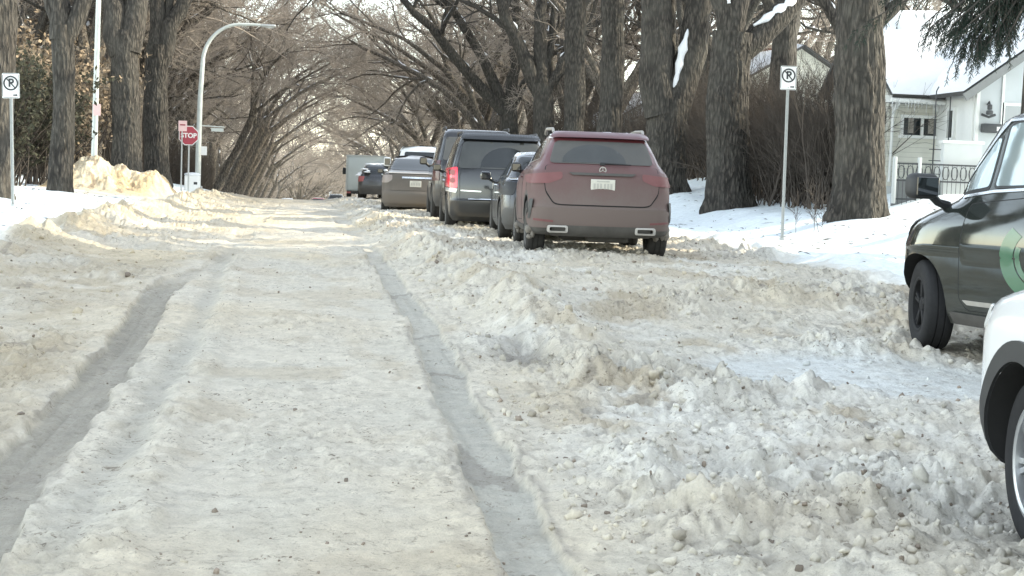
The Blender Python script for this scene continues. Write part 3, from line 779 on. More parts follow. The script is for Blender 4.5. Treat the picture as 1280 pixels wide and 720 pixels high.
# --- shrubs
def shrub_meshes(name, seed, n=26, h=2.2, w=1.0, leaf=None, lsize=.05, leaves=0, mat='shrub'):
    rng = np.random.default_rng(seed); K = 6
    p = np.stack([rng.normal(0, w * .22, n), rng.normal(0, w * .22, n), np.full(n, -.05)], -1); a = rng.random(n) * 6.28; tl = np.abs(rng.normal(0, .28, n)) * w
    d = nrm(np.stack([np.cos(a) * tl, np.sin(a) * tl, np.ones(n)], -1)); L = h * rng.uniform(.65, 1.05, n); pts = [p]
    for k in range(K - 1):
        p = p + d * (L / (K - 1))[:, None]; pts.append(p); d = nrm(d + rng.normal(0, .12, d.shape))
    P = np.stack(pts, 1); R = np.linspace(.018, .006, K)[None] * np.ones((n, 1)) * h / 2.2
    P2, R2 = grow(P, R, 7, rng, .15, 1., 32, 12, .4, .6, 4, .2, .08, .005, lmin=.25)
    P3, R3 = grow(P2, R2, 4, rng, .1, 1., 38, 14, .6, .6, 3, .2, .03, .004, lmin=.2)
    V, Fc = merge([tubes(P, R, 4), tubes(P2, R2, 3), tubes(P3, R3, 3)])
    sm = mesh_from(name + '_stems', V, Fc, M[mat], False); lm = None
    if leaves:
        j = rng.integers(0, len(P3), leaves); t = rng.random(leaves); c = at_t(P3, R3, t, j)[0] + rng.normal(0, .05, (leaves, 3))
        lm = leaf_mesh(name + '_leaves', c, rng, lsize, M[leaf])
    return sm, lm

def leaf_mesh(name, c, rng, size, mat):
    n = len(c); u = nrm(rng.normal(size=(n, 3))); w = nrm(np.cross(u, rng.normal(size=(n, 3)))); s = size * rng.uniform(.6, 1.4, n)[:, None]
    V = np.stack([c - u * s, c - w * s * .5 + u * s * .1, c + u * s, c + w * s * .5 + u * s * .1], 1).reshape(-1, 3)
    return mesh_from(name, V, np.arange(n * 4).reshape(n, 4), mat, False)

def put_shrub(ms, x, y, label, group=None, rz=0., s=1., name='bare_shrub', cat='shrub'):
    t = thing(name, label, cat, (x, y, gz(x, y) - .05), rz, group); t.scale = (s, s, s * (.85 + .3 * rt.random()))
    obj('stems', ms[0], t)
    if ms[1]: obj('foliage', ms[1], t)
    return t
SB = [shrub_meshes('sb%d' % k, 80 + k, 60, 2.6, 1.5) for k in range(3)]
ST = [shrub_meshes('st%d' % k, 90 + k, 30, 3.6, 1.5, 'dry_leaf', .085, 2600) for k in range(2)]
SH = [shrub_meshes('sh%d' % k, 95 + k, 30, 3.3, 1.2, 'hedge_leaf', .075, 4200) for k in range(2)]
for i in range(11):
    put_shrub(SB[i % 3], 13.4 + .5 * (i % 2), 46.5 + i * 1.15 - 3, 'dark bare shrub in the hedge behind the right-hand elms', 'bare shrubs hedging the right lawn', i * 1.1, 1.05)
for i in range(10):
    put_shrub(SB[(i + 1) % 3], 12.5 + .35 * (i % 2), 34.6 + i * .95, 'tall dark bare shrub in the hedge beside the massive trunk', 'bare shrubs beside the white house', i * 1.7, 1.0)
for i in range(22):
    put_shrub(SB[(i + 2) % 3], 13.6 + 1.2 * (i % 3), 60 + i * 3.2, 'bare shrub in the yards behind the parked cars', 'bare shrubs along the far right yards', i * 2.3, 1.25)
for i in range(26):
    put_shrub(SB[i % 3], -9.2 - 1.5 * (i % 3), 70 + i * 3.4, 'bare shrub in the yards behind the stop sign', 'bare shrubs along the far left yards', i * 1.9, 1.3)
for i, (x, y) in enumerate([(-9.0, 56), (-10.2, 57.5), (-11.4, 55.5), (-10, 60), (-12.4, 58), (-8.6, 61)]):
    put_shrub(ST[i % 2], x, y, 'tan shrub holding dry leaves behind the pale pole', 'tan leafy shrubs behind the pale pole', i * 1.3, 1.15, 'leafy_shrub')
for i, (x, y) in enumerate([(-8.3, 45), (-9.4, 46), (-10.4, 44.5), (-8.0, 48)]):
    put_shrub(SH[i % 2], x, y, 'dark olive evergreen shrub left of the slim forked elm', 'olive shrubs at the left edge', i * 2.1, .95, 'evergreen_shrub')
sm_ = shrub_meshes('dry', 99, 4, .75, 1.3)
o = obj('dry_stems', sm_[0], None, (10.0, 28.9, gz(10.0, 28.9))); tag(o, 'thin dry plant stems poking out of the snow beside the massive trunk', 'dry stems')

# --- drooping spruce at the right
def spruce(name, seed, h=13., low=3.2, reach=3.2, extra=()):
    rng = np.random.default_rng(seed)
    K = 12; zz = np.linspace(-.3, h, K); P = np.stack([0 * zz, 0 * zz, zz], -1)[None]; R = np.linspace(.24, .03, K)[None]
    tm = mesh_from(name + '_trunk', *tubes(P, R, 12), M['bark'], True)
    B = []
    for k in range(58):
        z = low + 1.6 + (h - low - 2) * (k / 58) ** 1.1; a = k * 2.4 + rng.normal(0, .2); L = reach * (1 - (z - low) / (h - low + .5)) ** .75 * rng.uniform(.8, 1.1) + .3
        B.append((z, a, L, rng.uniform(.34, .55)))
    B += list(extra)
    bp = []
    for z, a, L, dr in B:
        s = np.linspace(0, 1, 9); out = np.stack([np.cos(a) * L * s, np.sin(a) * L * s, z - dr * L * s ** 1.4 + .12 * L * np.clip(s - .75, 0, 1)], -1); bp.append(out)
    bp = np.stack(bp); br = np.ones((len(bp), 1)) * np.linspace(.035, .008, 9)[None]
    n1 = 26; idx = np.repeat(np.arange(len(bp)), n1); t = .12 + .88 * rng.random(len(idx)); p, r, tg = at_t(bp, br, t, idx)
    side = nrm(np.cross(tg, np.array([0, 0, 1.]))) * rng.choice([-1, 1], len(idx))[:, None]
    d = nrm(tg * .7 + side * rng.uniform(.2, .9, len(idx))[:, None] + np.array([0, 0, -.55]))
    ln = rng.uniform(.35, .85, len(idx)) * (1.1 - .4 * t); pts = [p]
    for k in range(4):
        p = p + d * (ln / 4)[:, None]; pts.append(p); d = nrm(d + np.array([0, 0, -.35]) + rng.normal(0, .08, d.shape))
    tp = np.stack(pts, 1); tr = np.ones((len(tp), 1)) * np.linspace(.008, .004, 5)[None]
    n2 = 34; j = np.repeat(np.arange(len(tp)), n2); tt = rng.random(len(j)); c, _, tg = at_t(tp, tr, tt, j)
    q = nrm(np.cross(tg, rng.normal(size=tg.shape))); u = nrm(tg * .75 + q * .7 + np.array([0, 0, -.15])); w = nrm(np.cross(u, rng.normal(size=u.shape)))
    s = rng.uniform(.05, .10, len(j))[:, None]
    V = np.stack([c - w * .006, c + w * .006, c + u * s + w * .004, c + u * s - w * .004], 1).reshape(-1, 3)
    cm = mesh_from(name + '_needles', V, np.arange(len(V)).reshape(-1, 4), M['needle'], False)
    bm_ = mesh_from(name + '_boughs', *merge([tubes(bp, br, 5), tubes(tp, tr, 3)]), M['twig'], False)
    return tm, bm_, cm
def put_spruce(ms, x, y, label, rz=0., s=1., group=None):
    t = thing('spruce_tree', label, 'tree', (x, y, gz(x, y) - .1), rz, group); t.scale = (s, s, s)
    obj('trunk', ms[0], t); b = obj('boughs', ms[1], t); obj('needles', ms[2], t)
SPR = spruce('sp', 21, extra=[(4.05 + .12 * k_, PI + .11 * ((k_ * 3) % 7 - 3), 1.6 + .05 * k_, .62 + .03 * k_) for k_ in range(8)] + [(3.85 + .1 * k_, PI + .2 * ((k_ * 3) % 7 - 3), .95 + .06 * k_, .9 + .05 * k_) for k_ in range(8)] + [(5.6, PI, 1.6, 1.0), (5.2, PI + .35, 1.2, 1.15), (6.2, PI - .2, 1.9, .75), (6.6, PI + .1, 1.8, .8), (6.0, PI + .15, 1.8, .8), (5.4, PI - .5, .9, 1.3), (6.3, PI - .1, 1.9, .78), (5.5, PI + .1, 1.0, 1.3), (5.7, PI + .02, 1.1, 1.25)])
put_spruce(SPR, 12.55, 25, 'spruce whose drooping dark boughs hang at the upper right corner')
# ------------------------------------------------------------------ vehicles (local frame: +y is forward, z up, wheels on z = 0)
def pchip(t, x, y):
    x = np.array(x, float); y = np.array(y, float); h = np.diff(x); dl = np.diff(y) / h; d = np.zeros(len(x))
    for i in range(1, len(x) - 1):
        if dl[i - 1] * dl[i] > 0:
            w1 = 2 * h[i] + h[i - 1]; w2 = h[i] + 2 * h[i - 1]; d[i] = (w1 + w2) / (w1 / dl[i - 1] + w2 / dl[i])
    d[0] = dl[0]; d[-1] = dl[-1]
    i = np.clip(np.searchsorted(x, t) - 1, 0, len(x) - 2); s = (t - x[i]) / h[i]
    return (1 + 2 * s) * (1 - s) ** 2 * y[i] + s * (1 - s) ** 2 * h[i] * d[i] + s * s * (3 - 2 * s) * y[i + 1] + s * s * (s - 1) * h[i] * d[i + 1]

def outline(z, yr, yf, hw, rr, rf, br, bf, bow):
    he = hw - bow; P = []
    xr = min(rr, he * .8); yl = rr * 1.25; xf = min(rf, he * .85); yfl = rf * 1.5
    for x in np.linspace(-1, 1, 11)[:-1]: P.append((x * (he - xr), yr + br * x * x))
    for a in np.linspace(-90, 0, 8)[:-1]: P.append((he - xr + xr * math.cos(rad(a)), yr + br + yl + yl * math.sin(rad(a))))
    y0 = yr + br + yl; y1 = yf - bf - yfl
    for t in np.linspace(0, 1, 25)[:-1]: P.append((he + bow * (1 - (2 * t - 1) ** 2), y0 + (y1 - y0) * t))
    for a in np.linspace(0, 90, 8)[:-1]: P.append((he - xf + xf * math.cos(rad(a)), y1 + yfl * math.sin(rad(a))))
    for x in np.linspace(1, -1, 11)[:-1]: P.append((x * (he - xf), yf - bf * x * x))
    for a in np.linspace(90, 180, 8)[:-1]: P.append((-he + xf + xf * math.cos(rad(a)), y1 + yfl * math.sin(rad(a))))
    for t in np.linspace(1, 0, 25)[:-1]: P.append((-he - bow * (1 - (2 * t - 1) ** 2), y0 + (y1 - y0) * t))
    for a in np.linspace(180, 270, 8)[:-1]: P.append((-he + xr + xr * math.cos(rad(a)), y0 + yl * math.sin(rad(a))))
    return [(x, y, z) for x, y in P]

def arch_slush(c, dz=.0):
    rg = random.Random(12); b = MB()
    for y in c.wy:
        for sg in (-1, 1):
            for k in range(16):
                a = rad(rg.uniform(150, 205)); q = c.wr + .045
                b.blob((sg * (c.hw - rg.uniform(.03, .20)), y + q * math.cos(a), c.wr + q * math.sin(a) * .9), (rg.uniform(.05, .12), rg.uniform(.05, .10), rg.uniform(.06, .13)), rg, .12)
    tag(b.build('packed_snow', M['slush'], c.t, True), kind='stuff')

class Car:
    def __init__(s, name, label, loc, rz, slices, mat, dark, wheels, wr, bow=.03, sub=4, clad=None, group=None, cat='car'):
        """slices: rows of z, rear y, front y, half width, rear radius, front radius, rear bulge, front bulge"""
        s.t = thing(name, label, cat, loc, rz, group); s.mat = mat; s.wr = wr
        S = np.array(slices, float); k = np.arange(len(S)); tt = np.linspace(0, len(S) - 1, (len(S) - 1) * sub + 1)
        Q = np.stack([pchip(tt, k, S[:, c]) for c in range(8)], 1)
        rings = [outline(*q, bow) for q in Q]; n = len(rings[0])
        V = [p for r in rings for p in r]; Fc = []
        for i in range(len(rings) - 1):
            for j in range(n):
                j2 = (j + 1) % n; Fc.append((i * n + j, i * n + j2, (i + 1) * n + j2, (i + 1) * n + j))
        Fc.append(tuple(range(n))[::-1])
        top = rings[-1]; b = (len(rings) - 1) * n; prev = list(range(b, b + n))     # crowned roof
        cy = (Q[-1, 1] + Q[-1, 2]) / 2
        for q, dz in ((.8, .018), (.55, .03), (.25, .036)):
            st = len(V); V += [(x * q, cy + (y - cy) * q, z + dz) for x, y, z in top]
            for j in range(n):
                j2 = (j + 1) % n; Fc.append((prev[j], prev[j2], st + j2, st + j))
            prev = list(range(st, st + n))
        Fc.append(tuple(prev))
        s.bvh = BVHTree.FromPolygons([Vector(v) for v in V], Fc)
        me = mesh_from('b', np.array(V), Fc, [mat, dark, M['cavity']], True)
        tmp = bpy.data.objects.new('tmp', me); COL.objects.link(tmp)
        hwm = float(S[:, 3].max()); cut = MB()
        for y in wheels:
            for sg in (-1, 1):
                c = MB().lathe([(0.001, -.5), (wr + .055, -.5), (wr + .055, .5), (0.001, .5)], 40)
                cut.add(c.v, c.f, Matrix.Translation((sg * (hwm + .5 - .36), y, wr)))
        co = cut.build('cut', M['cavity']); 
        bm = bmesh.new(); bm.from_mesh(co.data); bmesh.ops.remove_doubles(bm, verts=bm.verts, dist=.002); bmesh.ops.recalc_face_normals(bm, faces=bm.faces); bm.to_mesh(co.data); bm.free()
        md = tmp.modifiers.new('b', 'BOOLEAN'); md.operation = 'DIFFERENCE'; md.object = co; md.solver = 'EXACT'
        dg = bpy.context.evaluated_depsgraph_get(); dg.update()
        me2 = bpy.data.meshes.new_from_object(tmp.evaluated_get(dg)); me2.materials.clear()
        for m_ in (mat, dark, M['cavity']): me2.materials.append(m_)
        bpy.data.objects.remove(tmp); bpy.data.objects.remove(co)
        for p in me2.polygons:
            c = p.center; i = 0
            if clad is not None and c.z < clad: i = 1
            for y in wheels:
                d = math.hypot(c.y - y, c.z - wr)
                if d < wr + .052 or (abs(p.normal.x) < .5 and abs(c.x) < hwm - .02 and d < wr + .06): i = 2
                elif clad is not None and d < wr + .10 and abs(c.x) > hwm - .2: i = 1
            p.material_index = i; p.use_smooth = True
        me2.set_sharp_from_angle(angle=rad(32))
        s.body = obj('body', me2, s.t)
        s.wy = wheels; s.hw = hwm
    def hit(s, axis, a, b):
        o, d = {'L': ((-4, a, b), (1, 0, 0)), 'R': ((4, a, b), (-1, 0, 0)), 'B': ((a, -6, b), (0, 1, 0)), 'F': ((a, 6, b), (0, -1, 0)), 'T': ((a, b, 4), (0, 0, -1))}[axis]
        h = s.bvh.ray_cast(Vector(o), Vector(d))
        return h
    def patch(s, name, poly, axis, mat, off=.004, res=.05, skirt=.03, parent=None, round_=.0):
        if round_: poly = rpoly(poly, round_)
        pts = []; m = len(poly)
        for i in range(m):
            a = Vector(poly[i]); b = Vector(poly[(i + 1) % m]); k = max(1, int((b - a).length / res))
            for q in range(k): pts.append(a.lerp(b, q / k))
        ne = len(pts); xs = [p.x for p in pts]; zs = [p.y for p in pts]
        def inside(x, y):
            c = False
            for i in range(ne):
                p, q = pts[i], pts[i - 1]
                if (p.y > y) != (q.y > y) and x < (q.x - p.x) * (y - p.y) / (q.y - p.y) + p.x: c = not c
            return c
        g = list(pts)
        for x in np.arange(min(xs) + res * .6, max(xs), res):
            for y in np.arange(min(zs) + res * .6, max(zs), res):
                if inside(x, y): g.append(Vector((x, y)))
        vo, eo, fo, _, _, _ = delaunay_2d_cdt(g, [(i, (i + 1) % ne) for i in range(ne)], [], 1, 1e-5)
        P = []; ok = []
        ax = {'L': Vector((1, 0, 0)), 'R': Vector((-1, 0, 0)), 'B': Vector((0, 1, 0)), 'F': Vector((0, -1, 0)), 'T': Vector((0, 0, -1))}[axis]
        for v in vo:
            h = s.hit(axis, v.x, v.y)
            if h[0] is None: P.append(Vector((0, 0, 0))); ok.append(False)
            else:
                nn = h[1] if h[1].dot(ax) < 0 else -h[1]
                P.append(h[0] + nn * off); ok.append(True)
        fo = [f for f in fo if all(ok[i] for i in f)]
        bm = bmesh.new(); bv = [bm.verts.new(p) for p in P]
        for f in fo:
            try: bm.faces.new([bv[i] for i in f])
            except ValueError: pass
        bmesh.ops.delete(bm, geom=[v for v in bm.verts if not v.link_faces], context='VERTS')
        bm.normal_update()
        for f in bm.faces:
            if f.normal.dot(ax) > 0: f.normal_flip()
        be = [e for e in bm.edges if len(e.link_faces) == 1]
        r = bmesh.ops.extrude_edge_only(bm, edges=be)
        for v in [q for q in r['geom'] if isinstance(q, bmesh.types.BMVert)]: v.co += ax * skirt
        for f in bm.faces: f.smooth = True
        for e in be: e.smooth = False
        me = bpy.data.meshes.new(name); bm.to_mesh(me); bm.free(); me.materials.append(mat)
        return obj(name, me, parent or s.t)
    def both(s, name, poly, mat, **kw):
        return [s.patch(name, poly, 'L', mat, **kw), s.patch(name, poly, 'R', mat, **kw)]
    def brear(s, name, poly, mat, axis='B', **kw):
        return [s.patch(name, poly, axis, mat, **kw), s.patch(name, [(-x, z) for x, z in poly][::-1], axis, mat, **kw)]
    def wheels(s, spokes=5, wd=.22, rim=.235, tyre='rubber_dirty', alloy='alloy_dirty', steer=0., inset=.02, twin=True):
        for iy, y in enumerate(s.wy):
            for sg in (-1, 1):
                x = sg * (s.hw - wd / 2 - inset); r = s.wr
                w = MB(); w.lathe([(.001, wd * .1), (rim * .9, wd * .1), (rim * .9, -wd * .35), (.001, -wd * .35)], 28)
                wo = w.build('wheel', M['cavity'], s.t, True, rad(35)); wo.location = (x, y, r)
                if sg < 0: wo.rotation_euler = (0, 0, PI)
                if y > 0: wo.rotation_euler.z += steer
                T = MB(); T.lathe([(rim, -wd * .46), (rim + .02, -wd * .5), (r * .86, -wd * .52), (r * .955, -wd * .47), (r, -wd * .38), (r, -wd * .16), (r - .012, -wd * .15), (r - .012, -wd * .12), (r, -wd * .11), (r, wd * .11), (r - .012, wd * .12), (r - .012, wd * .15), (r, wd * .16), (r, wd * .38), (r * .955, wd * .47), (r * .86, wd * .52), (rim + .02, wd * .5), (rim, wd * .46)], 48)
                T.build('tyre', M[tyre], wo, True, rad(40))
                R = MB(); R.lathe([(rim + .004, -wd * .44), (rim + .004, wd * .47), (rim - .012, wd * .485), (rim - .025, wd * .46), (rim - .03, wd * .2), (rim - .03, -wd * .44)], 48)
                R.lathe([(.001, wd * .40), (.035, wd * .40), (.06, wd * .36), (.075, wd * .26), (.001, wd * .26)], 20)
                for k in range(spokes):
                    for dd in ((-.11, .11) if twin else (0,)):
                        a = 2 * PI * k / spokes + dd
                        mt = Matrix.Rotation(a, 4, 'X')
                        R.box((wd * .33, 0, (rim + .05) / 2), (.030, .026 if twin else .05, rim - .07), mt, .006)
                R.build('rim', M[alloy], wo, True, rad(35))
    def mirror(s, x, y, z, mat, size=(.20, .13, .15), tilt=0.):
        for sg in (-1, 1):
            b = MB(); mt = Matrix.Translation((sg * x, y, z)) @ Matrix.Rotation(sg * tilt, 4, 'Z')
            b.box((0, 0, 0), size, mt, min(size) * .38, 4)
            b.tube([(sg * (x - size[0] * .35), y + .01, z - size[2] * .3), (sg * (x - size[0] * .75), y + .05, z - size[2] * .62), (sg * (x - size[0] * 1.15), y + .06, z - size[2] * .75)], [.035, .032, .04], 8)
            mo = b.build('mirror', mat, s.t, True, rad(40))
            g = MB(); g.box((0, -size[1] * .49, 0), (size[0] * .78, .012, size[2] * .72), mt, .005, 1)
            g.build('mirror_glass', M['glass'], mo, True, rad(30))
    def plate(s, z, y=None, w=.305, h=.155, x=0.):
        h0 = s.hit('B', x, z); y = h0[0].y - .014
        p = MB().box((x, y, z), (w, .012, h), None, .005, 1).build('number_plate', M['plate'], s.t, True, rad(30))
        q = MB()
        for k, xx in enumerate((-.105, -.065, -.025, .025, .065, .105)): q.box((x + xx, y - .0075, z - .005), (.026, .004, .066))
        q.box((x, y - .0075, z + .055), (.16, .004, .018))
        q.build('plate_marking', M['plate_mark'], p)

def side_windows(c, polys, mat, round_=.03, frame=None, name='side_window'):
    for p in polys:
        if frame:
            g = [(y, z) for y, z in rpoly(p, round_)]; cx = sum(q[0] for q in g) / len(g); cz = sum(q[1] for q in g) / len(g)
            big = []
            for y, z in p:
                l = math.hypot(y - cx, z - cz); big.append((cx + (y - cx) * (1 + .03 / l), cz + (z - cz) * (1 + .03 / l)))
            c.both('window_trim', big, frame, off=.003, round_=round_ * 1.3)
        c.both(name, p, mat, off=.007, round_=round_)

def seams(c, lines, axis='L', w=.008, mat=None):
    for ln in lines:
        P = [Vector(p) for p in ln]; L = []; R = []
        for i, p in enumerate(P):
            t = (P[min(i + 1, len(P) - 1)] - P[max(i - 1, 0)]).normalized(); n = Vector((-t.y, t.x)) * w / 2
            L.append(tuple(p + n)); R.append(tuple(p - n))
        pl = L + R[::-1]
        if axis == 'L': c.both('panel_gap', pl, M['cavity'], off=.0025, skirt=.01, res=.06)
        else: c.patch('panel_gap', pl, axis, M['cavity'], off=.0025, skirt=.01, res=.06)

# ---- maroon crossover, rear view: nearest of the parked row
P_MAROON = paint('maroon_paint', (.092, .022, .025), (.135, .106, .093), .93, .42, 1.22, rear=-2.3, rough=.3)
c = Car('parked_car', 'dirty maroon crossover seen from behind, nearest in the row of parked cars', (3.93, 20.78, .40), rad(-5),
 [(.265, -2.02, 2.02, .84, .22, .35, .07, .25), (.31, -2.12, 2.10, .885, .24, .38, .07, .25), (.42, -2.17, 2.18, .915, .26, .40, .08, .28), (.60, -2.19, 2.20, .925, .27, .42, .08, .3), (.635, -2.165, 2.19, .925, .27, .42, .07, .3),
  (.80, -2.13, 2.16, .925, .27, .42, .07, .3), (.93, -2.10, 2.05, .915, .26, .42, .08, .3), (1.03, -2.055, 1.6, .895, .25, .40, .08, .3), (1.10, -2.00, 1.10, .845, .24, .30, .08, .25), (1.16, -1.95, .92, .80, .22, .25, .08, .2),
  (1.30, -1.84, .60, .735, .20, .25, .07, .2), (1.43, -1.72, .28, .665, .18, .25, .06, .2), (1.475, -1.66, .12, .64, .16, .25, .05, .2), (1.53, -1.45, -.12, .585, .16, .25, .05, .2)],
 P_MAROON, M['plastic_dirty'], [-1.36, 1.34], .345, group='cars parked along the right kerb', clad=.35)
GD = glass_mat('rear_glass_dusty', (.02, .024, .025), (.13, .12, .105), .6, .25)
c.patch('rear_window', [(-.66, 1.145), (.66, 1.145), (.575, 1.425), (-.575, 1.425)], 'B', GD, off=.008, round_=.06)
arc = [(-.10 + .40 * math.cos(rad(a)), 1.158 + .225 * math.sin(rad(a))) for a in range(0, 181, 12)]
c.patch('wiped_glass', arc, 'B', M['glass_wiped'], off=.011, res=.04, skirt=.01)
wp = MB(); hb = c.hit('B', 0, 1.145)[0]
wp.box((0, hb.y - .03, 1.15), (.07, .03, .03), None, .01); wp.tube([(-.03, hb.y - .035, 1.162), (.36, hb.y - .03, 1.150)], [.012, .007], 6)
wp.build('wiper', M['plastic'], c.t, True, rad(40))
c.patch('spoiler', [(-.60, 1.435), (.60, 1.435), (.57, 1.50), (-.57, 1.50)], 'B', P_MAROON, off=.055, round_=.03, skirt=.08)
c.patch('tailgate', [(-.70, 1.115), (.70, 1.115), (.715, .93), (.70, .80), (.60, .66), (.52, .645), (-.52, .645), (-.60, .66), (-.70, .80), (-.715, .93)], 'B', P_MAROON, off=.013, round_=.05, skirt=.012)
c.patch('tailgate_gap', [(-.712, 1.122), (.712, 1.122), (.728, .93), (.713, .79), (.61, .648), (.52, .632), (-.52, .632), (-.61, .648), (-.713, .79), (-.728, .93)], 'B', M['cavity'], off=.004, round_=.05, skirt=.01)
c.patch('handle_strip', [(-.42, 1.025), (.42, 1.025), (.37, .995), (-.37, .995)], 'B', M['plastic_dirty'], off=.032, round_=.012, skirt=.03)
c.brear('tail_light', [(.50, 1.035), (.90, 1.00), (.90, .885), (.66, .895), (.50, .955)], M['lens_red_faded'], off=.016, round_=.03, res=.04)
c.patch('bumper', [(-.86, .60), (.86, .60), (.90, .50), (.88, .36), (-.88, .36), (-.90, .50)], 'B', P_MAROON, off=.022, round_=.05, skirt=.03)
c.patch('lower_bumper', [(-.60, .40), (.60, .40), (.64, .285), (-.64, .285)], 'B', M['plastic_dirty'], off=.03, round_=.04, skirt=.04)
c.brear('bumper_vent', [(.835, .70), (.875, .70), (.885, .46), (.865, .46)], M['plastic'], off=.026, round_=.012, res=.03)
c.brear('reflector', [(.60, .455), (.83, .47), (.83, .445), (.60, .43)], M['lens_red_faded'], off=.03, round_=.008, res=.03)
for sg in (-1, 1):
    e = MB(); yb = c.hit('B', sg * .55, .37)[0].y - .035
    ring = rpoly([(-.13, -.045), (.13, -.045), (.13, .045), (-.13, .045)], .03); inn = rpoly([(-.10, -.024), (.10, -.024), (.10, .024), (-.10, .024)], .018); m_ = len(ring)
    V = [(x, -.03, z) for x, z in ring] + [(x, -.035, z) for x, z in inn] + [(x, .08, z) for x, z in ring] + [(x, .06, z) for x, z in inn]
    Fc = [q for i in range(m_) for q in ((i, (i + 1) % m_, m_ + (i + 1) % m_, m_ + i), (i, 2 * m_ + i, 2 * m_ + (i + 1) % m_, (i + 1) % m_), (m_ + i, m_ + (i + 1) % m_, 3 * m_ + (i + 1) % m_, 3 * m_ + i))]
    e.add(V, Fc, Matrix.Translation((sg * .55, yb, .345))); ex = e.build('exhaust', M['chrome_dirty'], c.t, True, rad(30))
    MB().add([(x, .055, z) for x, z in inn], [tuple(range(m_))], Matrix.Translation((sg * .55, yb, .345))).build('exhaust_opening', M['cavity'], ex)
c.t.scale = (1, 1, 1.025)
c.plate(.885)
bd = MB(); yb = c.hit('B', 0, 1.07)[0].y - .02
bd.lathe([(.034, -.006), (.046, -.006), (.046, .006), (.034, .006)], 24, Matrix.Translation((0, yb, 1.075)) @ Matrix.Rotation(PI / 2, 4, 'Z'), closed=True)
for k in range(3): bd.box((0, 0, .018), (.008, .008, .036), Matrix.Translation((0, yb, 1.075)) @ Matrix.Rotation(k * 2 * PI / 3, 4, 'Y'))
bd.build('badge', M['chrome_dirty'], c.t, True, rad(30))
side_windows(c, [[(-1.45, 1.20), (-.62, 1.17), (-.60, 1.42), (-1.20, 1.42)], [(-.55, 1.17), (.28, 1.155), (.10, 1.38), (-.05, 1.42), (-.53, 1.425)], [(.33, 1.155), (.66, 1.15), (.16, 1.37)]], M['glass'], frame=M['chrome_dirty'])
c.patch('windscreen', [(-.64, 1.13), (.64, 1.13), (.56, 1.44), (-.56, 1.44)], 'F', M['glass'], off=.006, round_=.06)
seams(c, [[(-.60, 1.13), (-.62, .8), (-.66, .42), (.30, .40)], [(.40, 1.12), (.42, .75), (.30, .40)], [(-.60, 1.12), (-1.25, 1.10), (-1.32, .80)]])
c.both('door_handle', [(-.50, .98), (-.32, .98), (-.32, .955), (-.50, .955)], P_MAROON, off=.03, round_=.01, res=.03)
c.both('sill', [(-.92, .36), (.92, .36), (.92, .26), (-.92, .26)], M['plastic_dirty'], off=.02, round_=.02)
for sg in (-1, 1):
    rl = MB(); rl.tube([(sg * .58, -1.35, 1.535), (sg * .585, -1.25, 1.585), (sg * .60, -.4, 1.605), (sg * .58, .0, 1.585), (sg * .575, .1, 1.55)], [.018, .02, .02, .02, .018], 8)
    rl.build('roof_rail', M['chrome_dirty'], c.t, True, rad(40))
rs = MB(); rg = random.Random(4)
for k in range(26):
    x = rg.uniform(-.56, .56); hh = c.hit('T', x, rg.uniform(-1.52, -1.2))
    if hh[0]: rs.blob(hh[0], (rg.uniform(.05, .22), rg.uniform(.04, .14), rg.uniform(.015, .035)), rg, .2)
tag(rs.build('frost', M['snow'], c.t, True), kind='stuff')
ax = MB(); ax.tube([(-.7, -1.36, .30), (.7, -1.36, .30)], .045, 8); ax.box((0, -1.3, .26), (.9, .4, .14), None, .03); ax.box((.12, -1.75, .27), (.55, .2, .17), None, .04)
ax.build('axle', M['plastic_dirty'], c.t, True, rad(40))
c.brear('mud_flap', [(.60, .34), (.86, .34), (.86, .23), (.60, .23)], M['plastic'], off=-.05, res=.05) if False else None
arch_slush(c); c.wheels(5, .235, .235); c.mirror(.95, .52, 1.10, M['plastic'], (.15, .12, .13))

# ---- dark compact hidden between the crossover and the minivan
P_NAVY = paint('dark_blue_paint', (.014, .018, .024), (.16, .155, .145), .55, .3, .8, rough=.1)
c = Car('parked_car', 'small dark car half hidden between the maroon crossover and the black minivan', (4.18, 25.85, .38), rad(-4),
 [(.17, -1.85, 1.9, .80, .2, .3, .06, .2), (.30, -1.97, 2.0, .86, .24, .36, .08, .25), (.50, -2.02, 2.04, .875, .26, .38, .08, .28), (.75, -1.99, 1.98, .875, .26, .38, .09, .28), (.88, -1.94, 1.8, .865, .25, .36, .09, .25), (.955, -1.88, 1.15, .83, .22, .3, .08, .22),
  (1.0, -1.80, .95, .79, .2, .25, .08, .2), (1.2, -1.52, .55, .69, .18, .25, .06, .2), (1.36, -1.25, .22, .61, .17, .25, .05, .2), (1.42, -1.02, -.05, .55, .16, .25, .05, .2)],
 P_NAVY, M['plastic'], [-1.22, 1.28], .315, group='cars parked along the right kerb')
c.patch('rear_window', [(-.64, 1.0), (.64, 1.0), (.55, 1.34), (-.55, 1.34)], 'B', M['glass'], off=.006, round_=.06)
c.brear('tail_light', [(.60, .92), (.84, .93), (.86, .72), (.68, .72)], M['plastic'], off=.01, round_=.04, res=.04)
c.patch('boot_lip', [(-.74, .985), (.74, .985), (.72, .955), (-.72, .955)], 'B', M['chrome'], off=.015, round_=.01, res=.05)
c.patch('bumper', [(-.82, .52), (.82, .52), (.82, .25), (-.82, .25)], 'B', P_NAVY, off=.02, round_=.06)
side_windows(c, [[(-1.25, 1.03), (-.32, 1.01), (-.30, 1.31), (-.95, 1.31)], [(-.25, 1.01), (.68, .99), (.20, 1.28), (-.23, 1.32)]], M['glass'], frame=M['chrome'])
c.patch('windscreen', [(-.64, 1.0), (.64, 1.0), (.54, 1.34), (-.54, 1.34)], 'F', M['glass'], off=.006, round_=.06)
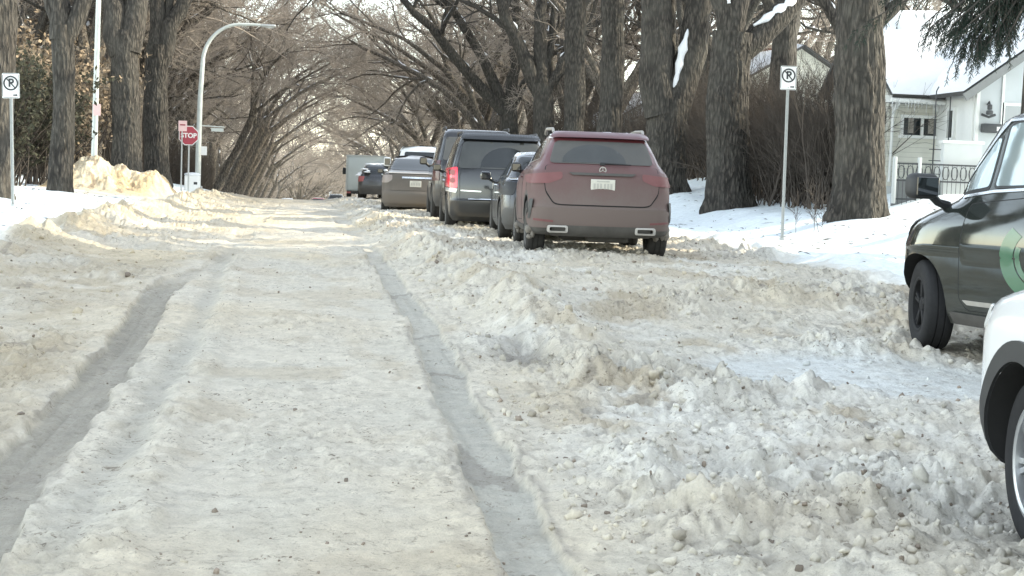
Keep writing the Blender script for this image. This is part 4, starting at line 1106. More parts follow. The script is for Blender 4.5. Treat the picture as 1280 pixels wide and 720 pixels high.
seams(c, [[(-.28, .99), (-.30, .7), (-.34, .32), (.58, .30)], [(.66, .96), (.70, .6), (.58, .30)]])
c.both('door_handle', [(-.22, .88), (-.06, .88), (-.06, .855), (-.22, .855)], M['chrome'], off=.03, round_=.01, res=.03)
c.plate(.70); c.wheels(5, .20, .20, twin=False); c.mirror(1.0, .62, 1.02, P_NAVY, (.19, .12, .15))

# ---- black minivan
P_BLACK = paint('black_paint', (.007, .008, .009), (.07, .068, .064), .36, .25, .85, rear=None, rough=.12)
c = Car('minivan', 'black minivan with a bright red tail light, behind the small dark car', (3.86, 30.75, .33), rad(-3.2),
 [(.20, -2.40, 2.35, .88, .22, .4, .06, .3), (.32, -2.53, 2.48, .96, .24, .42, .07, .35), (.55, -2.57, 2.55, .985, .25, .45, .08, .38), (.60, -2.545, 2.55, .99, .25, .45, .07, .38), (.85, -2.53, 2.45, .995, .25, .45, .07, .38), (1.0, -2.51, 2.2, .99, .24, .42, .07, .35), (1.09, -2.49, 1.75, .975, .22, .38, .07, .3),
  (1.16, -2.46, 1.5, .95, .2, .3, .07, .25), (1.40, -2.37, 1.05, .885, .18, .28, .06, .25), (1.62, -2.28, .62, .815, .17, .28, .06, .25), (1.70, -2.22, .35, .775, .17, .28, .06, .25), (1.745, -2.05, .15, .72, .16, .25, .05, .2)],
 P_BLACK, M['plastic'], [-1.52, 1.56], .345, group='cars parked along the right kerb')
c.patch('rear_window', [(-.80, 1.14), (.80, 1.14), (.70, 1.62), (-.70, 1.62)], 'B', M['glass_wiped'], off=.008, round_=.08)
arc = [(.10 + .48 * math.cos(rad(a)), 1.17 + .36 * math.sin(rad(a))) for a in range(0, 181, 12)]
c.patch('wiped_glass', arc, 'B', M['glass'], off=.011, res=.05, skirt=.01)
c.patch('spoiler', [(-.72, 1.635), (.72, 1.635), (.69, 1.72), (-.69, 1.72)], 'B', P_BLACK, off=.06, round_=.03, skirt=.08)
c.patch('tailgate', [(-.80, 1.10), (.80, 1.10), (.80, .60), (-.80, .60)], 'B', P_BLACK, off=.012, round_=.07, skirt=.012)
for lo in c.brear('tail_light', [(.80, 1.16), (.965, 1.14), (.985, .80), (.80, .78)], M['lens_red'], off=.014, round_=.03, res=.04): pass
for sg in (-1, 1):
    for z in (1.06, .92):
        c.patch('lamp_ring', [(sg * .885 + .045 * math.cos(a), z + .05 * math.sin(a)) for a in np.linspace(0, 6.28, 15)[:-1]], 'B', M['lens_red_dusty'], off=.018, res=.03, skirt=.006)
c.brear('reverse_light', [(.80, .775), (.985, .79), (.98, .72), (.82, .70)], M['lens_clear'], off=.014, round_=.015, res=.04)
c.patch('badge_strip', [(-.74, .755), (-.36, .745), (-.36, .725), (-.74, .735)], 'B', M['chrome'], off=.018, res=.04, skirt=.01)
c.patch('chrome_strip', [(-.60, .60), (.60, .60), (.60, .575), (-.60, .575)], 'B', M['chrome'], off=.03, res=.06, skirt=.03)
c.patch('bumper', [(-.90, .565), (.90, .565), (.90, .30), (-.90, .30)], 'B', P_BLACK, off=.03, round_=.06)
c.plate(.86)
side_windows(c, [[(-2.15, 1.19), (-1.20, 1.17), (-1.18, 1.58), (-2.02, 1.58)], [(-1.12, 1.17), (-.05, 1.155), (-.03, 1.58), (-1.10, 1.59)], [(.02, 1.15), (1.18, 1.14), (.55, 1.52), (.04, 1.58)]], M['glass'])
c.patch('windscreen', [(-.78, 1.17), (.78, 1.17), (.72, 1.62), (-.72, 1.62)], 'F', M['glass'], off=.006, round_=.06)
seams(c, [[(-.02, 1.13), (-.04, .8), (-.05, .34), (.95, .32)], [(1.15, 1.10), (1.12, .7), (.95, .32)], [(-1.15, 1.13), (-1.15, .75), (-1.05, .34), (-.05, .34)], [(-2.3, 1.09), (-1.15, 1.10)]])
c.both('door_handle', [(-.30, 1.0), (-.10, 1.0), (-.10, .97), (-.30, .97)], P_BLACK, off=.03, round_=.01, res=.03)
for sg in (-1, 1):
    rl = MB(); rl.tube([(sg * .70, -1.95, 1.74), (sg * .71, -1.8, 1.80), (sg * .72, -.3, 1.82), (sg * .70, .1, 1.76)], .02, 8); rl.build('roof_rail', M['plastic'], c.t, True, rad(40))
c.t.scale = (1.0, 1.0, 1.05)
c.wheels(5, .225, .225); c.mirror(1.08, 1.05, 1.16, M['plastic'], (.17, .12, .14))

# ---- tall black sport utility ahead of the minivan
P_BLK2 = paint('black_paint_frosted', (.012, .013, .015), (.11, .105, .098), .5, .3, 1.0, rough=.14)
c = Car('parked_car', 'tall black sport utility showing its roof above the black minivan', (4.12, 36.85, .36), rad(-3),
 [(.30, -2.45, 2.4, .92, .22, .4, .06, .3), (.48, -2.52, 2.5, .985, .24, .4, .06, .3), (.75, -2.55, 2.55, 1.0, .25, .4, .06, .3), (1.0, -2.54, 2.52, 1.0, .25, .4, .06, .3), (1.15, -2.52, 2.3, .985, .24, .4, .06, .3), (1.23, -2.50, 1.5, .96, .22, .35, .06, .25), (1.30, -2.48, 1.3, .935, .2, .3, .06, .25),
  (1.6, -2.40, .85, .86, .18, .28, .06, .25), (1.88, -2.30, .45, .79, .17, .28, .06, .25), (1.96, -2.15, .2, .73, .16, .25, .05, .2)],
 P_BLK2, M['plastic'], [-1.5, 1.55], .385, group='cars parked along the right kerb')
c.patch('rear_window', [(-.78, 1.3), (.78, 1.3), (.70, 1.80), (-.70, 1.80)], 'B', M['glass_dusty'], off=.006, round_=.06)
c.brear('tail_light', [(.82, 1.30), (.955, 1.28), (.985, .85), (.84, .85)], M['lens_dark'], off=.012, round_=.03, res=.05)
side_windows(c, [[(-2.15, 1.32), (-1.05, 1.31), (-1.03, 1.80), (-2.0, 1.80)], [(-.98, 1.31), (-.05, 1.30), (-.03, 1.81), (-.97, 1.81)], [(.02, 1.30), (1.05, 1.29), (.5, 1.72), (.03, 1.81)]], M['glass'])
c.patch('windscreen', [(-.75, 1.3), (.75, 1.3), (.70, 1.85), (-.70, 1.85)], 'F', M['glass'], off=.006, round_=.06)
c.t.scale = (1.02, 1.0, 1.06)
c.plate(.95); c.wheels(6, .26, .26); c.mirror(1.12, .95, 1.30, M['plastic'], (.18, .13, .18))
for sg in (-1, 1): MB().tube([(sg * .70, -2.0, 1.95), (sg * .71, -1.85, 2.02), (sg * .71, -.3, 2.03), (sg * .70, .0, 1.97)], .02, 8).build('roof_rail', M['plastic'], c.t, True, rad(40))

# ---- taupe sedan
P_TAUPE = paint('taupe_paint', (.055, .045, .038), (.14, .122, .104), .85, .4, 1.15, rear=-2.4, rough=.35)
c = Car('parked_car', 'muddy taupe sedan with a dark sloping rear window, in front of the white pickup', (3.22, 42.9, .30), rad(-4),
 [(.20, -2.2, 2.2, .84, .22, .35, .06, .3), (.34, -2.33, 2.32, .90, .25, .4, .08, .32), (.55, -2.37, 2.38, .925, .26, .42, .08, .34), (.60, -2.345, 2.38, .925, .26, .42, .08, .34), (.85, -2.33, 2.25, .92, .25, .42, .09, .34), (1.0, -2.29, 1.7, .895, .22, .4, .09, .3), (1.045, -2.22, 1.35, .86, .2, .35, .08, .25),
  (1.075, -1.80, 1.2, .80, .2, .3, .08, .2), (1.12, -1.62, 1.05, .775, .2, .28, .08, .2), (1.32, -1.12, .62, .68, .18, .25, .06, .2), (1.44, -.78, .25, .61, .17, .25, .05, .2), (1.49, -.5, -.02, .55, .16, .25, .05, .2)],
 P_TAUPE, M['plastic'], [-1.42, 1.42], .335, group='cars parked along the right kerb')
c.patch('rear_window', [(-.66, 1.13), (.66, 1.13), (.55, 1.42), (-.55, 1.42)], 'B', M['glass'], off=.006, round_=.05)
c.patch('boot_lid', [(-.64, 1.015), (.64, 1.015), (.66, .62), (-.66, .62)], 'B', P_TAUPE, off=.012, round_=.05, skirt=.012)
c.patch('spoiler', [(-.72, 1.055), (.72, 1.055), (.72, 1.03), (-.72, 1.03)], 'B', M['chrome_dirty'], off=.02, round_=.008, res=.05)
c.patch('chrome_strip', [(-.36, .96), (.36, .96), (.36, .92), (-.36, .92)], 'B', M['chrome'], off=.022, round_=.01, res=.05)
c.brear('tail_light', [(.62, 1.0), (.86, .99), (.90, .80), (.74, .80), (.62, .88)], M['lens_pale'], off=.014, round_=.04, res=.04)
c.patch('bumper', [(-.86, .60), (.86, .60), (.88, .30), (-.88, .30)], 'B', P_TAUPE, off=.022, round_=.05)
c.t.scale = (1, 1, 1.06)
c.plate(.79)
side_windows(c, [[(-1.45, 1.15), (-.30, 1.12), (-.28, 1.39), (-.85, 1.40)], [(-.22, 1.12), (.95, 1.085), (.42, 1.32), (-.2, 1.40)]], M['glass'], frame=M['chrome_dirty'])
c.patch('windscreen', [(-.66, 1.1), (.66, 1.1), (.55, 1.42), (-.55, 1.42)], 'F', M['glass'], off=.006, round_=.06)
seams(c, [[(-.25, 1.10), (-.28, .7), (-.30, .32), (.75, .32)], [(.9, 1.06), (.92, .6), (.75, .32)]])
c.wheels(5, .215, .215); c.mirror(1.0, .78, 1.10, M['plastic'], (.17, .12, .13))

# ---- white pickup
P_WHITE = paint('white_paint', (.66, .67, .67), (.28, .26, .235), .5, .35, .95, rough=.25)
c = Car('pickup_truck', 'white pickup truck cab showing over the taupe sedan', (4.05, 50.0, .40), rad(-3),
 [(.42, .05, 2.75, .93, .06, .4, .01, .3), (.6, .02, 2.85, .985, .06, .4, .01, .3), (.9, .0, 2.88, 1.0, .06, .4, .01, .3), (1.08, .0, 2.8, .995, .06, .4, .01, .3), (1.2, .02, 2.3, .97, .08, .38, .01, .3), (1.26, .04, 1.75, .94, .1, .3, .02, .25),
  (1.5, .10, 1.4, .88, .12, .28, .03, .25), (1.82, .22, .95, .80, .13, .25, .04, .22), (1.90, .35, .8, .74, .13, .25, .04, .2)],
 P_WHITE, M['plastic'], [1.95], .40, group='cars parked along the right kerb', cat='truck')
c.patch('rear_window', [(-.70, 1.27), (.70, 1.27), (.66, 1.74), (-.66, 1.74)], 'B', M['glass'], off=.006, round_=.06)
side_windows(c, [[(.25, 1.27), (1.45, 1.24), (1.05, 1.70), (.36, 1.75)]], M['glass'])
c.patch('windscreen', [(-.72, 1.27), (.72, 1.27), (.66, 1.78), (-.66, 1.78)], 'F', M['glass'], off=.006, round_=.06)
b = MB(); L0, L1 = -2.75, -.03
for sg in (-1, 1): b.box((sg * .955, (L0 + L1) / 2, .88), (.09, L1 - L0, .62), None, .03)
b.box((0, (L0 + L1) / 2, .66), (1.82, L1 - L0 - .1, .08)); b.box((0, L1 - .05, .90), (1.82, .05, .5))
b.build('bed', P_WHITE, c.t, True, rad(30))
MB().box((0, L0 - .005, .90), (1.80, .07, .56), None, .03).build('tailgate', P_WHITE, c.t, True, rad(30))
for sg in (-1, 1): MB().box((sg * .955, L0 - .02, .90), (.085, .06, .40), None, .02).build('tail_light', M['lens_red_dusty'], c.t, True, rad(30))
MB().box((0, L0 - .10, .52), (1.85, .16, .17), None, .04).build('rear_bumper', M['chrome_dirty'], c.t, True, rad(30))
MB().box((0, -1.3, .45), (1.5, 2.7, .12)).build('chassis', M['plastic'], c.t)
c.wy = [-1.6, 1.95]; c.wheels(6, .26, .25); c.mirror(1.22, 1.35, 1.40, M['sign_white'], (.24, .14, .30))

# ---- dark sport utility parked at the right, seen along its left side
P_GREEN = paint('dark_bronze_paint', (.038, .045, .041), (.22, .205, .18), .45, .12, .48, rough=.04, metal=.5)
yaw = rad(13); fw = Vector((-math.sin(yaw), math.cos(yaw))); rg_ = Vector((math.cos(yaw), math.sin(yaw)))
pc = Vector((5.06, 11.75)) - fw * 1.38 + rg_ * .80
c = Car('parked_car', 'dark bronze sport utility with a green curved decal on its door, at the right edge', (pc.x, pc.y, .09), yaw,
 [(.25, -2.3, 1.90, .86, .22, .35, .06, .2), (.36, -2.42, 2.00, .92, .25, .36, .08, .22), (.58, -2.48, 2.08, .94, .26, .36, .08, .24), (.80, -2.47, 2.08, .938, .26, .36, .08, .24), (.84, -2.465, 2.07, .946, .26, .36, .08, .24), (1.00, -2.44, 1.98, .94, .26, .36, .08, .24), (1.10, -2.4, 1.80, .92, .25, .36, .08, .24), (1.19, -2.37, 1.50, .895, .22, .32, .08, .22),
  (1.25, -2.34, 1.34, .875, .2, .26, .07, .22), (1.45, -2.22, 1.20, .815, .19, .22, .06, .16), (1.72, -2.06, 1.02, .75, .18, .20, .06, .14), (1.85, -1.95, .90, .72, .17, .20, .05, .12), (1.92, -1.7, .70, .66, .16, .18, .05, .12)],
 P_GREEN, M['plastic'], [-1.50, 1.38], .362, group='cars parked along the right kerb')
TRIM = M['chrome']
side_windows(c, [[(.99, 1.275), (.62, 1.33), (.62, 1.70), (.66, 1.70)], [(.54, 1.335), (.54, 1.79), (.46, 1.815), (-.36, 1.845), (-.38, 1.37)], [(-.46, 1.375), (-.44, 1.825), (-1.15, 1.81), (-1.38, 1.42)], [(-1.46, 1.43), (-1.26, 1.80), (-1.72, 1.77), (-2.0, 1.48)]], M['glass_mirror'], frame=M['plastic'])
c.both('window_arch_trim', [(1.05, 1.27), (.70, 1.72), (.58, 1.845), (-.36, 1.882), (-1.2, 1.865), (-1.2, 1.848), (-.36, 1.865), (.56, 1.828), (.68, 1.705), (1.02, 1.265)], TRIM, off=.010, res=.06, skirt=.01)
c.both('waist_trim', [(.92, 1.255), (.54, 1.305), (-2.0, 1.45), (-2.0, 1.428), (.54, 1.283), (.92, 1.233)], TRIM, off=.010, res=.06, skirt=.01)
c.patch('windscreen', [(-.72, 1.27), (.72, 1.27), (.66, 1.80), (-.66, 1.80)], 'F', M['glass'], off=.006, round_=.06)
c.patch('rear_window', [(-.70, 1.30), (.70, 1.30), (.62, 1.78), (-.62, 1.78)], 'B', M['glass'], off=.006, round_=.06)
c.brear('tail_light', [(.62, 1.18), (.88, 1.20), (.92, .92), (.68, .94)], M['lens_red'], off=.012, round_=.04, res=.05)
DG = [[(.76, 1.19), (.80, .80), (.78, .46), (.68, .38), (-.38, .40), (-.42, .78), (-.42, 1.30)], [(-.46, 1.31), (-.47, .78), (-.45, .40), (-.95, .40), (-1.20, .66), (-1.34, .86), (-1.40, 1.36)]]
for d in DG:
    gx = sum(p[0] for p in d) / len(d); gz_ = sum(p[1] for p in d) / len(d)
    c.both('door_gap', [(gx + (y - gx) * 1.016 + (.006 if y > gx else -.006), gz_ + (z - gz_) * 1.02) for y, z in d], M['cavity'], off=.0025, round_=.04, skirt=.01, res=.06)
    dl = c.both('door', d, P_GREEN, off=.007, round_=.04, skirt=.008, res=.06)
    for k, o_ in enumerate(dl):
        yh = min(p[0] for p in d) + .10
        c.patch('door_handle', [(yh, 1.135), (yh + .20, 1.125), (yh + .20, 1.095), (yh, 1.105)], 'LR'[k], TRIM, off=.035, round_=.012, res=.03, parent=o_)
DEC = simple('green_decal', (.035, .115, .06), .3, 0, .1, 8., .6); DEC2 = simple('pale_green_decal', (.055, .13, .075), .3, 0, .3, 8., .6)
def arc_band(cy, cz, r0, r1, a0, a1, sy=1.): return [(cy + sy * r0 * math.cos(rad(a)), cz + r0 * math.sin(rad(a))) for a in np.linspace(a0, a1, 20)] + [(cy + sy * r1 * math.cos(rad(a)), cz + r1 * math.sin(rad(a))) for a in np.linspace(a1, a0, 20)]
for sd_ in 'LR':
    c.patch('decal', arc_band(-.22, .82, .33, .235, -75, 40, 1.6), sd_, DEC, off=.0095, res=.05, skirt=.002)
    c.patch('decal', arc_band(-.22, .82, .225, .19, -50, 20, 1.6), sd_, DEC2, off=.0095, res=.05, skirt=.002)
c.both('sill', [(-1.05, .355), (.90, .355), (.90, .265), (-1.05, .265)], M['plastic_dirty'], off=.02, round_=.02)
c.both('sill_trim', [(-.92, .435), (.68, .42), (.74, .455), (-.92, .47)], M['chrome_dirty'], off=.012, round_=.01, res=.06)
c.both('headlight', [(1.86, 1.00), (1.62, 1.07), (1.52, 1.03), (1.70, .94), (1.92, .88)], M['lens_clear'], off=.012, round_=.03, res=.04)
c.both('headlight_trim', [(1.89, 1.015), (1.61, 1.09), (1.485, 1.03), (1.70, .915), (1.94, .86)], M['plastic'], off=.006, round_=.03, res=.04)
c.patch('grille', [(-.5, .90), (.5, .90), (.42, .64), (-.42, .64)], 'F', M['plastic'], off=.012, round_=.05)
c.wheels(5, .225, .225, tyre='rubber', alloy='rubber', steer=rad(-23), inset=.10); c.mirror(1.09, 1.10, 1.32, M['plastic'], (.26, .16, .20))

# ---- white crossover in the right foreground
yaw = rad(-6.0); fw = Vector((-math.sin(yaw), math.cos(yaw))); rg_ = Vector((math.cos(yaw), math.sin(yaw)))
pc = Vector((2.93, 5.60)) - fw * 1.33 + rg_ * .80
P_WHITE2 = paint('clean_white_paint', (.70, .71, .71), (.33, .31, .28), .35, .2, .7, rough=.2)
c = Car('parked_car', 'white crossover with black wheel-arch cladding cut off by the right edge', (pc.x, pc.y, -.045), yaw,
 [(.22, -2.1, 1.98, .82, .22, .30, .06, .2), (.34, -2.2, 2.10, .90, .25, .25, .08, .12), (.55, -2.26, 2.18, .925, .26, .24, .08, .12), (.78, -2.25, 2.18, .925, .26, .24, .08, .12), (.94, -2.22, 2.12, .915, .26, .24, .08, .14), (1.04, -2.18, 1.92, .89, .25, .32, .08, .22), (1.11, -2.15, 1.40, .86, .22, .30, .08, .22),
  (1.17, -2.12, 1.00, .83, .2, .26, .07, .22), (1.38, -1.98, .60, .745, .19, .26, .06, .2), (1.58, -1.8, .22, .665, .18, .26, .06, .2), (1.64, -1.7, .04, .63, .17, .24, .05, .18), (1.68, -1.5, -.14, .58, .16, .22, .05, .18)],
 P_WHITE2, M['plastic'], [-1.33, 1.33], .345, clad=.36)
side_windows(c, [[(-.27, 1.20), (.80, 1.175), (.42, 1.42), (.14, 1.55), (-.25, 1.58)], [(-1.2, 1.22), (-.34, 1.20), (-.32, 1.58), (-.98, 1.56)]], M['glass'], frame=M['plastic'])
c.patch('windscreen', [(-.70, 1.18), (.70, 1.18), (.59, 1.60), (-.59, 1.60)], 'F', M['glass'], off=.006, round_=.06)
c.patch('rear_window', [(-.66, 1.16), (.66, 1.16), (.57, 1.54), (-.57, 1.54)], 'B', M['glass'], off=.006, round_=.06)
c.brear('headlight', [(.50, .86), (.86, .94), (.84, .82), (.52, .76)], M['lens_clear'], axis='F', off=.012, round_=.03, res=.05)
c.patch('grille', [(-.42, .84), (.42, .84), (.38, .58), (-.38, .58)], 'F', M['plastic'], off=.012, round_=.05)
c.brear('tail_light', [(.60, 1.02), (.88, 1.04), (.91, .82), (.66, .84)], M['lens_red'], off=.012, round_=.04, res=.05)
# arch cladding: a band around each wheel opening
for y in (-1.33, 1.33):
    band = [(y + (.40 + .085) * math.cos(rad(a)), .345 + (.40 + .085) * math.sin(rad(a))) for a in np.linspace(-14, 194, 34)] + [(y + .402 * math.cos(rad(a)), .345 + .402 * math.sin(rad(a))) for a in np.linspace(194, -14, 34)]
    c.both('arch_cladding', band, M['plastic'], off=.014, skirt=.03, res=.04)
seams(c, [[(.80, 1.07), (.82, .75), (.72, .40)], [(-.31, 1.10), (-.31, .7), (-.28, .40)]])
c.both('door_handle', [(-.22, .96), (-.02, .955), (-.02, .93), (-.22, .93)], P_WHITE2, off=.03, round_=.01, res=.03)
arch_slush(c); c.plate(.86); c.wheels(7, .225, .232, tyre='rubber', alloy='alloy', steer=rad(-2), inset=.085); c.mirror(1.04, .52, 1.19, P_WHITE2)

# ---- far traffic
def far_car(label, x, y, rz, mat, lens, h=1.5, name='distant_car', cat='car', grp='traffic far down the street', snow=False):
    k = h / 1.5
    c = Car(name, label, (x, y, gz(x, y) + .03), rz,
     [(.2, -2.1, 2.1, .84, .22, .35, .06, .3), (.5, -2.25, 2.25, .91, .26, .42, .08, .34), (.8, -2.22, 2.2, .91, .26, .42, .08, .34), (.95, -2.15, 1.7, .88, .24, .4, .08, .3), (1.02, -2.08, 1.2, .84, .22, .3, .08, .2), (1.25 * k, -1.85, .65, .70, .2, .28, .06, .2), (1.45 * k, -1.55, .1, .60, .18, .25, .05, .2)],
     mat, M['plastic'], [-1.35, 1.35], .33, sub=3)
    c.patch('rear_window', [(-.62, 1.06), (.62, 1.06), (.55, 1.36 * k), (-.55, 1.36 * k)], 'B', M['glass'], off=.006, round_=.05)
    c.patch('windscreen', [(-.62, 1.06), (.62, 1.06), (.55, 1.36 * k), (-.55, 1.36 * k)], 'F', M['glass'], off=.006, round_=.05)
    side_windows(c, [[(-1.5, 1.08), (-.3, 1.06), (-.28, 1.36 * k), (-1.2, 1.36 * k)], [(-.2, 1.06), (.85, 1.05), (.3, 1.34 * k), (-.18, 1.36 * k)]], M['glass'])
    c.brear('tail_light', [(.60, .95), (.86, .95), (.88, .72), (.66, .74)], lens, off=.01, round_=.03, res=.06)
    c.brear('headlight', [(.55, .78), (.86, .82), (.86, .66), (.6, .62)], M['lens_clear'], axis='F', off=.01, round_=.03, res=.06)
    c.wheels(5, .2, .21, twin=False)
    if snow:
        s_ = MB(); rg = random.Random(9)
        for q in range(60):
            x_, y_ = rg.uniform(-.85, .85), rg.uniform(-2.1, 2.1); hh = c.hit('T', x_, y_)
            if hh[0]: s_.blob(hh[0], (rg.uniform(.15, .45), rg.uniform(.15, .5), rg.uniform(.05, .12)), rg, .2)
        tag(s_.build('snow', M['snow'], c.t, True), kind='stuff')
    return c
P_RED = paint('red_paint', (.32, .05, .045), (.3, .27, .24), .4); P_GREY = paint('grey_paint', (.10, .105, .11), (.22, .2, .18), .5)
far_car('dark snow-dusted car parked at the kerb before the white box truck', 3.45, 66.5, rad(-4), P_BLK2, M['lens_red_dusty'], 1.5, 'parked_car', snow=True)
far_car('dark grey car parked at the kerb ahead of the snow-dusted one', 3.9, 74, rad(-3), P_GREY, M['lens_red_dusty'], 1.62, 'parked_car')
far_car('small red car far down the street', 1.9, 158, rad(0), P_RED, M['lens_red'], 1.5)
far_car('dark car far down the street right of the red one', 3.6, 150, rad(-3), P_GREY, M['lens_red_dusty'], 1.5)
far_car('white oncoming vehicle far down the left side of the street', -1.3, 168, PI, P_WHITE, M['lens_red_dusty'], 1.75)
# box truck
t = thing('box_truck', 'white box truck far down the street behind the snow-dusted car', 'truck', (3.75, 88, gz(3.75, 88) - .15), rad(-2))
BW = simple('box_white', (.50, .545, .535), .5, 0, .06, 1.5)
MB().box((0, 0, 1.60), (2.25, 4.6, 2.0), None, .04).build('cargo_box', BW, t, True, rad(30))
MB().box((0, -2.315, 1.55), (2.0, .03, 1.75), None, .01).build('rear_door', BW, t, True, rad(30))
f_ = MB()
for sg in (-1, 1): f_.box((sg * 1.08, -2.33, 1.60), (.07, .03, 1.95))
f_.box((0, -2.33, 2.56), (2.2, .03, .07)); f_.build('door_frame', M['galv'], t)
MB().box((0, 3.25, 1.25), (2.0, 1.6, 1.7), None, .18, 3).build('cab', P_WHITE, t, True, rad(40))
MB().box((0, .6, .52), (1.0, 6.6, .18)).build('chassis', M['plastic'], t)
MB().box((0, -2.34, .50), (2.0, .1, .14)).build('rear_bumper', M['plastic'], t)
for sg in (-1, 1):
    MB().box((sg * .95, -2.40, .50), (.22, .03, .1)).build('tail_light', M['lens_red_dusty'], t)
    for y in (-1.3, 3.0):
        w = MB().lathe([(.001, -.13), (.2, -.13), (.40, -.13), (.42, -.1), (.42, .1), (.40, .13), (.2, .13), (.001, .13)], 28).build('wheel', M['rubber_dirty'], t, True, rad(35), (sg * .93, y, .42))
    MB().box((sg * 1.25, 3.3, 1.7), (.2, .12, .4), None, .03).build('mirror', M['plastic'], t, True, rad(30))
# ------------------------------------------------------------------ signs, poles
def text_mesh(name, s, size, mat, parent, loc, depth=.003, bold=.0, rot=(PI / 2, 0, 0)):
    cu = bpy.data.curves.new(name, 'FONT'); cu.body = s; cu.size = size; cu.align_x = 'CENTER'; cu.align_y = 'CENTER'; cu.extrude = depth; cu.offset = bold
    tmp = bpy.data.objects.new('t', cu); COL.objects.link(tmp); dg = bpy.context.evaluated_depsgraph_get()
    me = bpy.data.meshes.new_from_object(tmp.evaluated_get(dg)); bpy.data.objects.remove(tmp)
    me.materials.clear(); me.materials.append(mat); o = obj(name, me, parent, loc); o.rotation_euler = rot; return o

def ring_xz(b, r0, r1, y0, y1, n=40):
    V = []; Fc = []
    for k in range(n):
        a = 2 * PI * k / n
        for r in (r0, r1):
            for y in (y0, y1): V.append((r * math.cos(a), y, r * math.sin(a)))
    for k in range(n):
        p = 4 * k; q = 4 * ((k + 1) % n)
        Fc += [(p, q, q + 2, p + 2), (p + 1, p + 3, q + 3, q + 1), (p, p + 1, q + 1, q), (p + 2, q + 2, q + 3, p + 3)]
    b.add(V, Fc); return b

def no_parking(label, x, y, top, tilt, z0):
    t = thing('no_parking_sign', label, 'road sign', (x, y, z0), 0, 'no-parking signs'); t.rotation_euler = (0, tilt, rad(-4))
    H = top - z0
    p = MB(); p.box((0, 0, H / 2 - .15), (.05, .012, H + .30)); p.box((-.022, -.012, H / 2 - .15), (.008, .03, H + .30)); p.box((.022, -.012, H / 2 - .15), (.008, .03, H + .30))
    p.build('post', M['galv'], t)
    zc = H - .225
    MB().prism(rpoly([(-.155, -.225), (.155, -.225), (.155, .225), (-.155, .225)], .03), .006, Matrix.Translation((0, -.032, zc))).build('plate', M['sign_white'], t)
    bo = MB()
    bo.box((0, -.0365, zc + .214), (.27, .003, .008)); bo.box((0, -.0365, zc - .214), (.27, .003, .008))
    for sg in (-1, 1): bo.box((sg * .144, -.0365, zc), (.008, .003, .385))
    bo.build('border', M['sign_black'], t)
    r = ring_xz(MB(), .105, .132, -.040, -.0355); ro = r.build('ring', M['sign_black'], t, loc=(0, 0, zc + .045))
    MB().box((0, -.039, 0), (.022, .003, .235), Matrix.Rotation(rad(-42), 4, 'Y')).build('slash', M['sign_black'], t, loc=(0, 0, zc + .045))
    text_mesh('letter', 'P', .20, M['sign_black'], t, (.004, -.037, zc + .045), .0015, .007)
    a = MB(); a.prism([(.07, -.02), (.125, -.02), (.125, -.045), (.07, -.045)], .003); a.prism([(.125, -.01), (.148, -.032), (.125, -.055)], .003)
    ao = a.build('arrow', M['sign_black'], t, loc=(-.03, -.0365, zc - .135))
    MB().box((0, .0, -.02), (.09, .06, .10), None, .01).build('base_sleeve', M['galv'], t, True, rad(30))
    bt = MB()
    for z in (zc + .18, zc - .18): bt.lathe([(.001, -.006), (.010, -.006), (.010, .004), (.001, .004)], 10, Matrix.Translation((0, -.038, z)) @ Matrix.Rotation(PI / 2, 4, 'Z'))
    bt.build('bolt', M['galv'], t)
no_parking('no-parking sign on a thin steel post in the right-hand snow by the massive trunk', 9.13, 28, 3.67, rad(-.5), gz(9.13, 28) + .02)
no_parking('no-parking sign on a thin steel post at the left edge before the dark trunk', -5.12, 28.5, 2.94, rad(-1.5), gz(-5.12, 28.5) + .02)

t = thing('stop_sign', 'red stop sign on a thin post far left beside the curved lamp post', 'road sign', (-4.28, 60, gz(-4.28, 60)), rad(3))
zt = 2.60 - gz(-4.28, 60)
oc = [(.375 * math.cos(rad(22.5 + 45 * k)), .375 * math.sin(rad(22.5 + 45 * k))) for k in range(8)]
MB().box((.02, .02, zt / 2 - .1), (.06, .05, zt + .3)).build('post', M['galv'], t)
MB().prism([(x * 1.07, z * 1.07) for x, z in oc], .006, Matrix.Translation((0, -.022, zt))).build('border', M['sign_white'], t)
MB().prism([(x * .985, z * .985) for x, z in oc], .004, Matrix.Translation((0, -.029, zt))).build('face', M['sign_red'], t)
text_mesh('lettering', 'STOP', .25, M['sign_white'], t, (0, -.032, zt - .005), .002, .008)
t = thing('tab_sign', 'small pale pink sign on its own post overlapping the stop sign', 'road sign', (-4.50, 59.6, gz(-4.5, 59.6)), 0)
MB().box((0, 0, 1.15), (.05, .045, 2.9)).build('post', M['galv'], t)
MB().prism(rpoly([(-.16, -.20), (.16, -.20), (.16, .20), (-.16, .20)], .02), .006, Matrix.Translation((.02, -.03, 2.95 - gz(-4.5, 59.6)))).build('plate', M['sign_pink'], t)
MB().box((.02, -.035, 2.99 - gz(-4.5, 59.6)), (.20, .003, .05)).build('marking', M['sign_red'], t)

